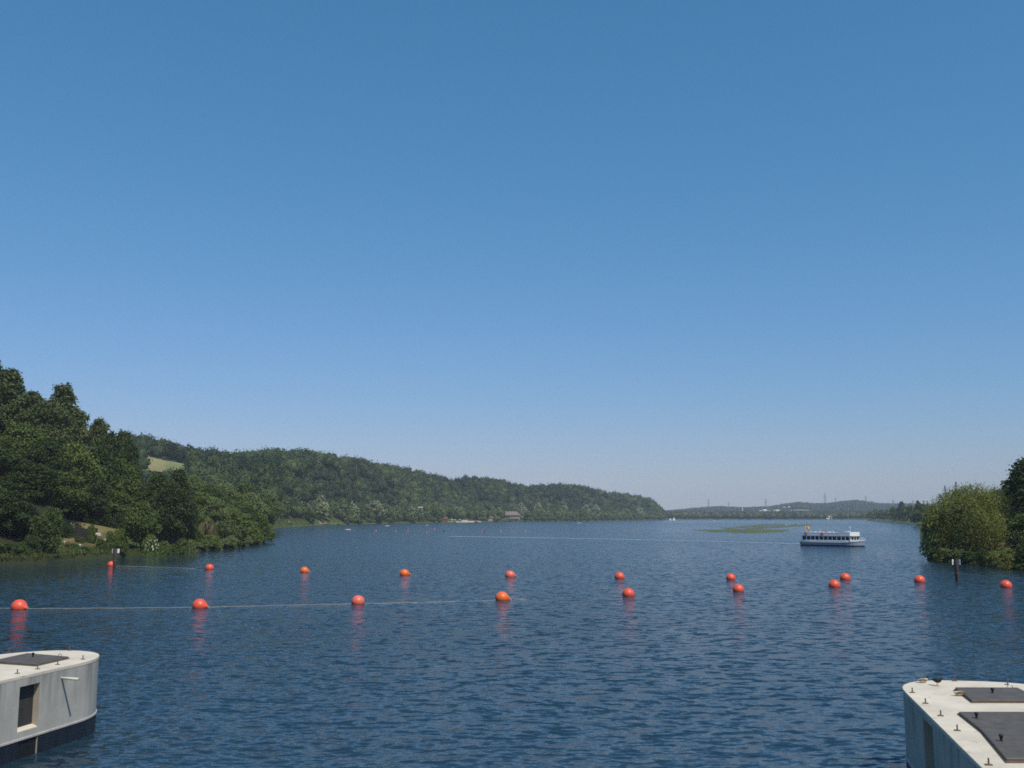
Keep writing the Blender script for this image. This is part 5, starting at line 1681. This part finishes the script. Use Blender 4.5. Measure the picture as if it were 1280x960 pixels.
PB, PA = pylon_mesh(50.0, 0.26)
pyl_l = ['tallest lattice pylon above the willow', 'lattice pylon left of the tallest one above the willow', None]
for i, (a, top, d_, rz) in enumerate([(1197, 602, 1950, 0.5), (1183, 607, 2150, 0.5), (1176, 617, 2700, 0.5), (1167, 623, 3300, 0.5), (1142, 625, 3500, 0.3), (1117, 624, 3600, 0.3), (1083, 619.5, 4200, 0.2), (1045, 622, 4100, 0.2), (1032, 616.5, 4300, 0.1),
                                   (957.5, 623, 4200, 0.1), (886, 623.5, 4100, 0.0), (911, 627, 4300, 0), (1215, 605, 2050, 0.5)]):
    x_ = at(a, 640, d_).x
    gz = tz(x_, d_); ztop = at(a, top, d_).z
    lab = {0: 'tallest lattice pylon rising above the left part of the willow', 1: 'lattice pylon just left of the tallest pylon by the willow', 8: 'lattice pylon on the far hill above the boat'}.get(i, 'hazy lattice pylon on the horizon')
    o = empty('power_pylon', (x_, d_, gz), rz, lab, 'pylon', 'power pylons on the horizon')
    k = (ztop - gz) / 50.0
    o.scale = (k, k, k)
    for nm, me in (('lattice_tower', PB), ('cross_arm', PA)):
        c = bpy.data.objects.new(nm, me); COL.objects.link(c); c.parent = o

# ------------------------------------------------------------------ air
bm = bmesh.new(); add_box(bm, (0, 3400, 70), (13600, 7200, 180))
hz = N('haze')
pv = hz.add('ShaderNodeVolumePrincipled')
pv.inputs['Color'].default_value = (0.76, 0.87, 1.0, 1)
pv.inputs['Density'].default_value = 0.000095
pv.inputs['Anisotropy'].default_value = -0.3
hz.link(pv.outputs[0], hz.out.inputs['Volume'])
o = from_bm('haze', bm, hz.m); tag(o, 'thin summer haze over the lake', 'haze', kind='stuff')

# ------------------------------------------------------------------ light
SUN_EL = math.radians(57)
SUN_AZ = math.radians(145)     # clockwise from the view direction
sd = Vector((math.sin(SUN_AZ) * math.cos(SUN_EL), math.cos(SUN_AZ) * math.cos(SUN_EL), math.sin(SUN_EL)))
sl = bpy.data.lights.new('sun', 'SUN'); sl.energy = 3.9; sl.angle = math.radians(0.53); sl.color = (1.0, 0.94, 0.83)
so = bpy.data.objects.new('sun', sl); COL.objects.link(so)
so.rotation_euler = sd.to_track_quat('Z', 'Y').to_euler()
so.location = (50, -50, 90)
wd = bpy.data.worlds.new('World'); SC.world = wd; wd.use_nodes = True
nt = wd.node_tree; nt.nodes.clear()
sky = nt.nodes.new('ShaderNodeTexSky'); sky.sky_type = 'NISHITA'; sky.sun_disc = False
sky.sun_elevation = SUN_EL; sky.sun_rotation = SUN_AZ
sky.altitude = 60; sky.air_density = 1.3; sky.dust_density = 0.3; sky.ozone_density = 6.0
bg = nt.nodes.new('ShaderNodeBackground'); bg.inputs[1].default_value = 0.10
wo = nt.nodes.new('ShaderNodeOutputWorld')
sp = nt.nodes.new('ShaderNodeSeparateColor'); cb = nt.nodes.new('ShaderNodeCombineColor')   # camera white balance and tone of the sky
nt.links.new(sky.outputs[0], sp.inputs[0])
for ch, (pw, gn) in enumerate(((1.128, 0.547), (0.714, 1.258), (0.783, 1.535))):
    a = nt.nodes.new('ShaderNodeMath'); a.operation = 'POWER'; a.inputs[1].default_value = pw
    b = nt.nodes.new('ShaderNodeMath'); b.operation = 'MULTIPLY'; b.inputs[1].default_value = gn
    nt.links.new(sp.outputs[ch], a.inputs[0]); nt.links.new(a.outputs[0], b.inputs[0]); nt.links.new(b.outputs[0], cb.inputs[ch])
nt.links.new(cb.outputs[0], bg.inputs[0])
nt.links.new(bg.outputs[0], wo.inputs[0])

SC.view_settings.view_transform = 'Standard'
SC.view_settings.look = 'None'
SC.view_settings.exposure = 0.0
SC.view_settings.gamma = 1.0
SC.view_settings.use_curve_mapping = False
SC.cycles.max_bounces = 6
SC.cycles.diffuse_bounces = 2
SC.cycles.glossy_bounces = 2
SC.cycles.transmission_bounces = 3
SC.cycles.transparent_max_bounces = 8
SC.cycles.volume_bounces = 0
SC.cycles.filter_width = 1.7
SC.cycles.use_denoising = False
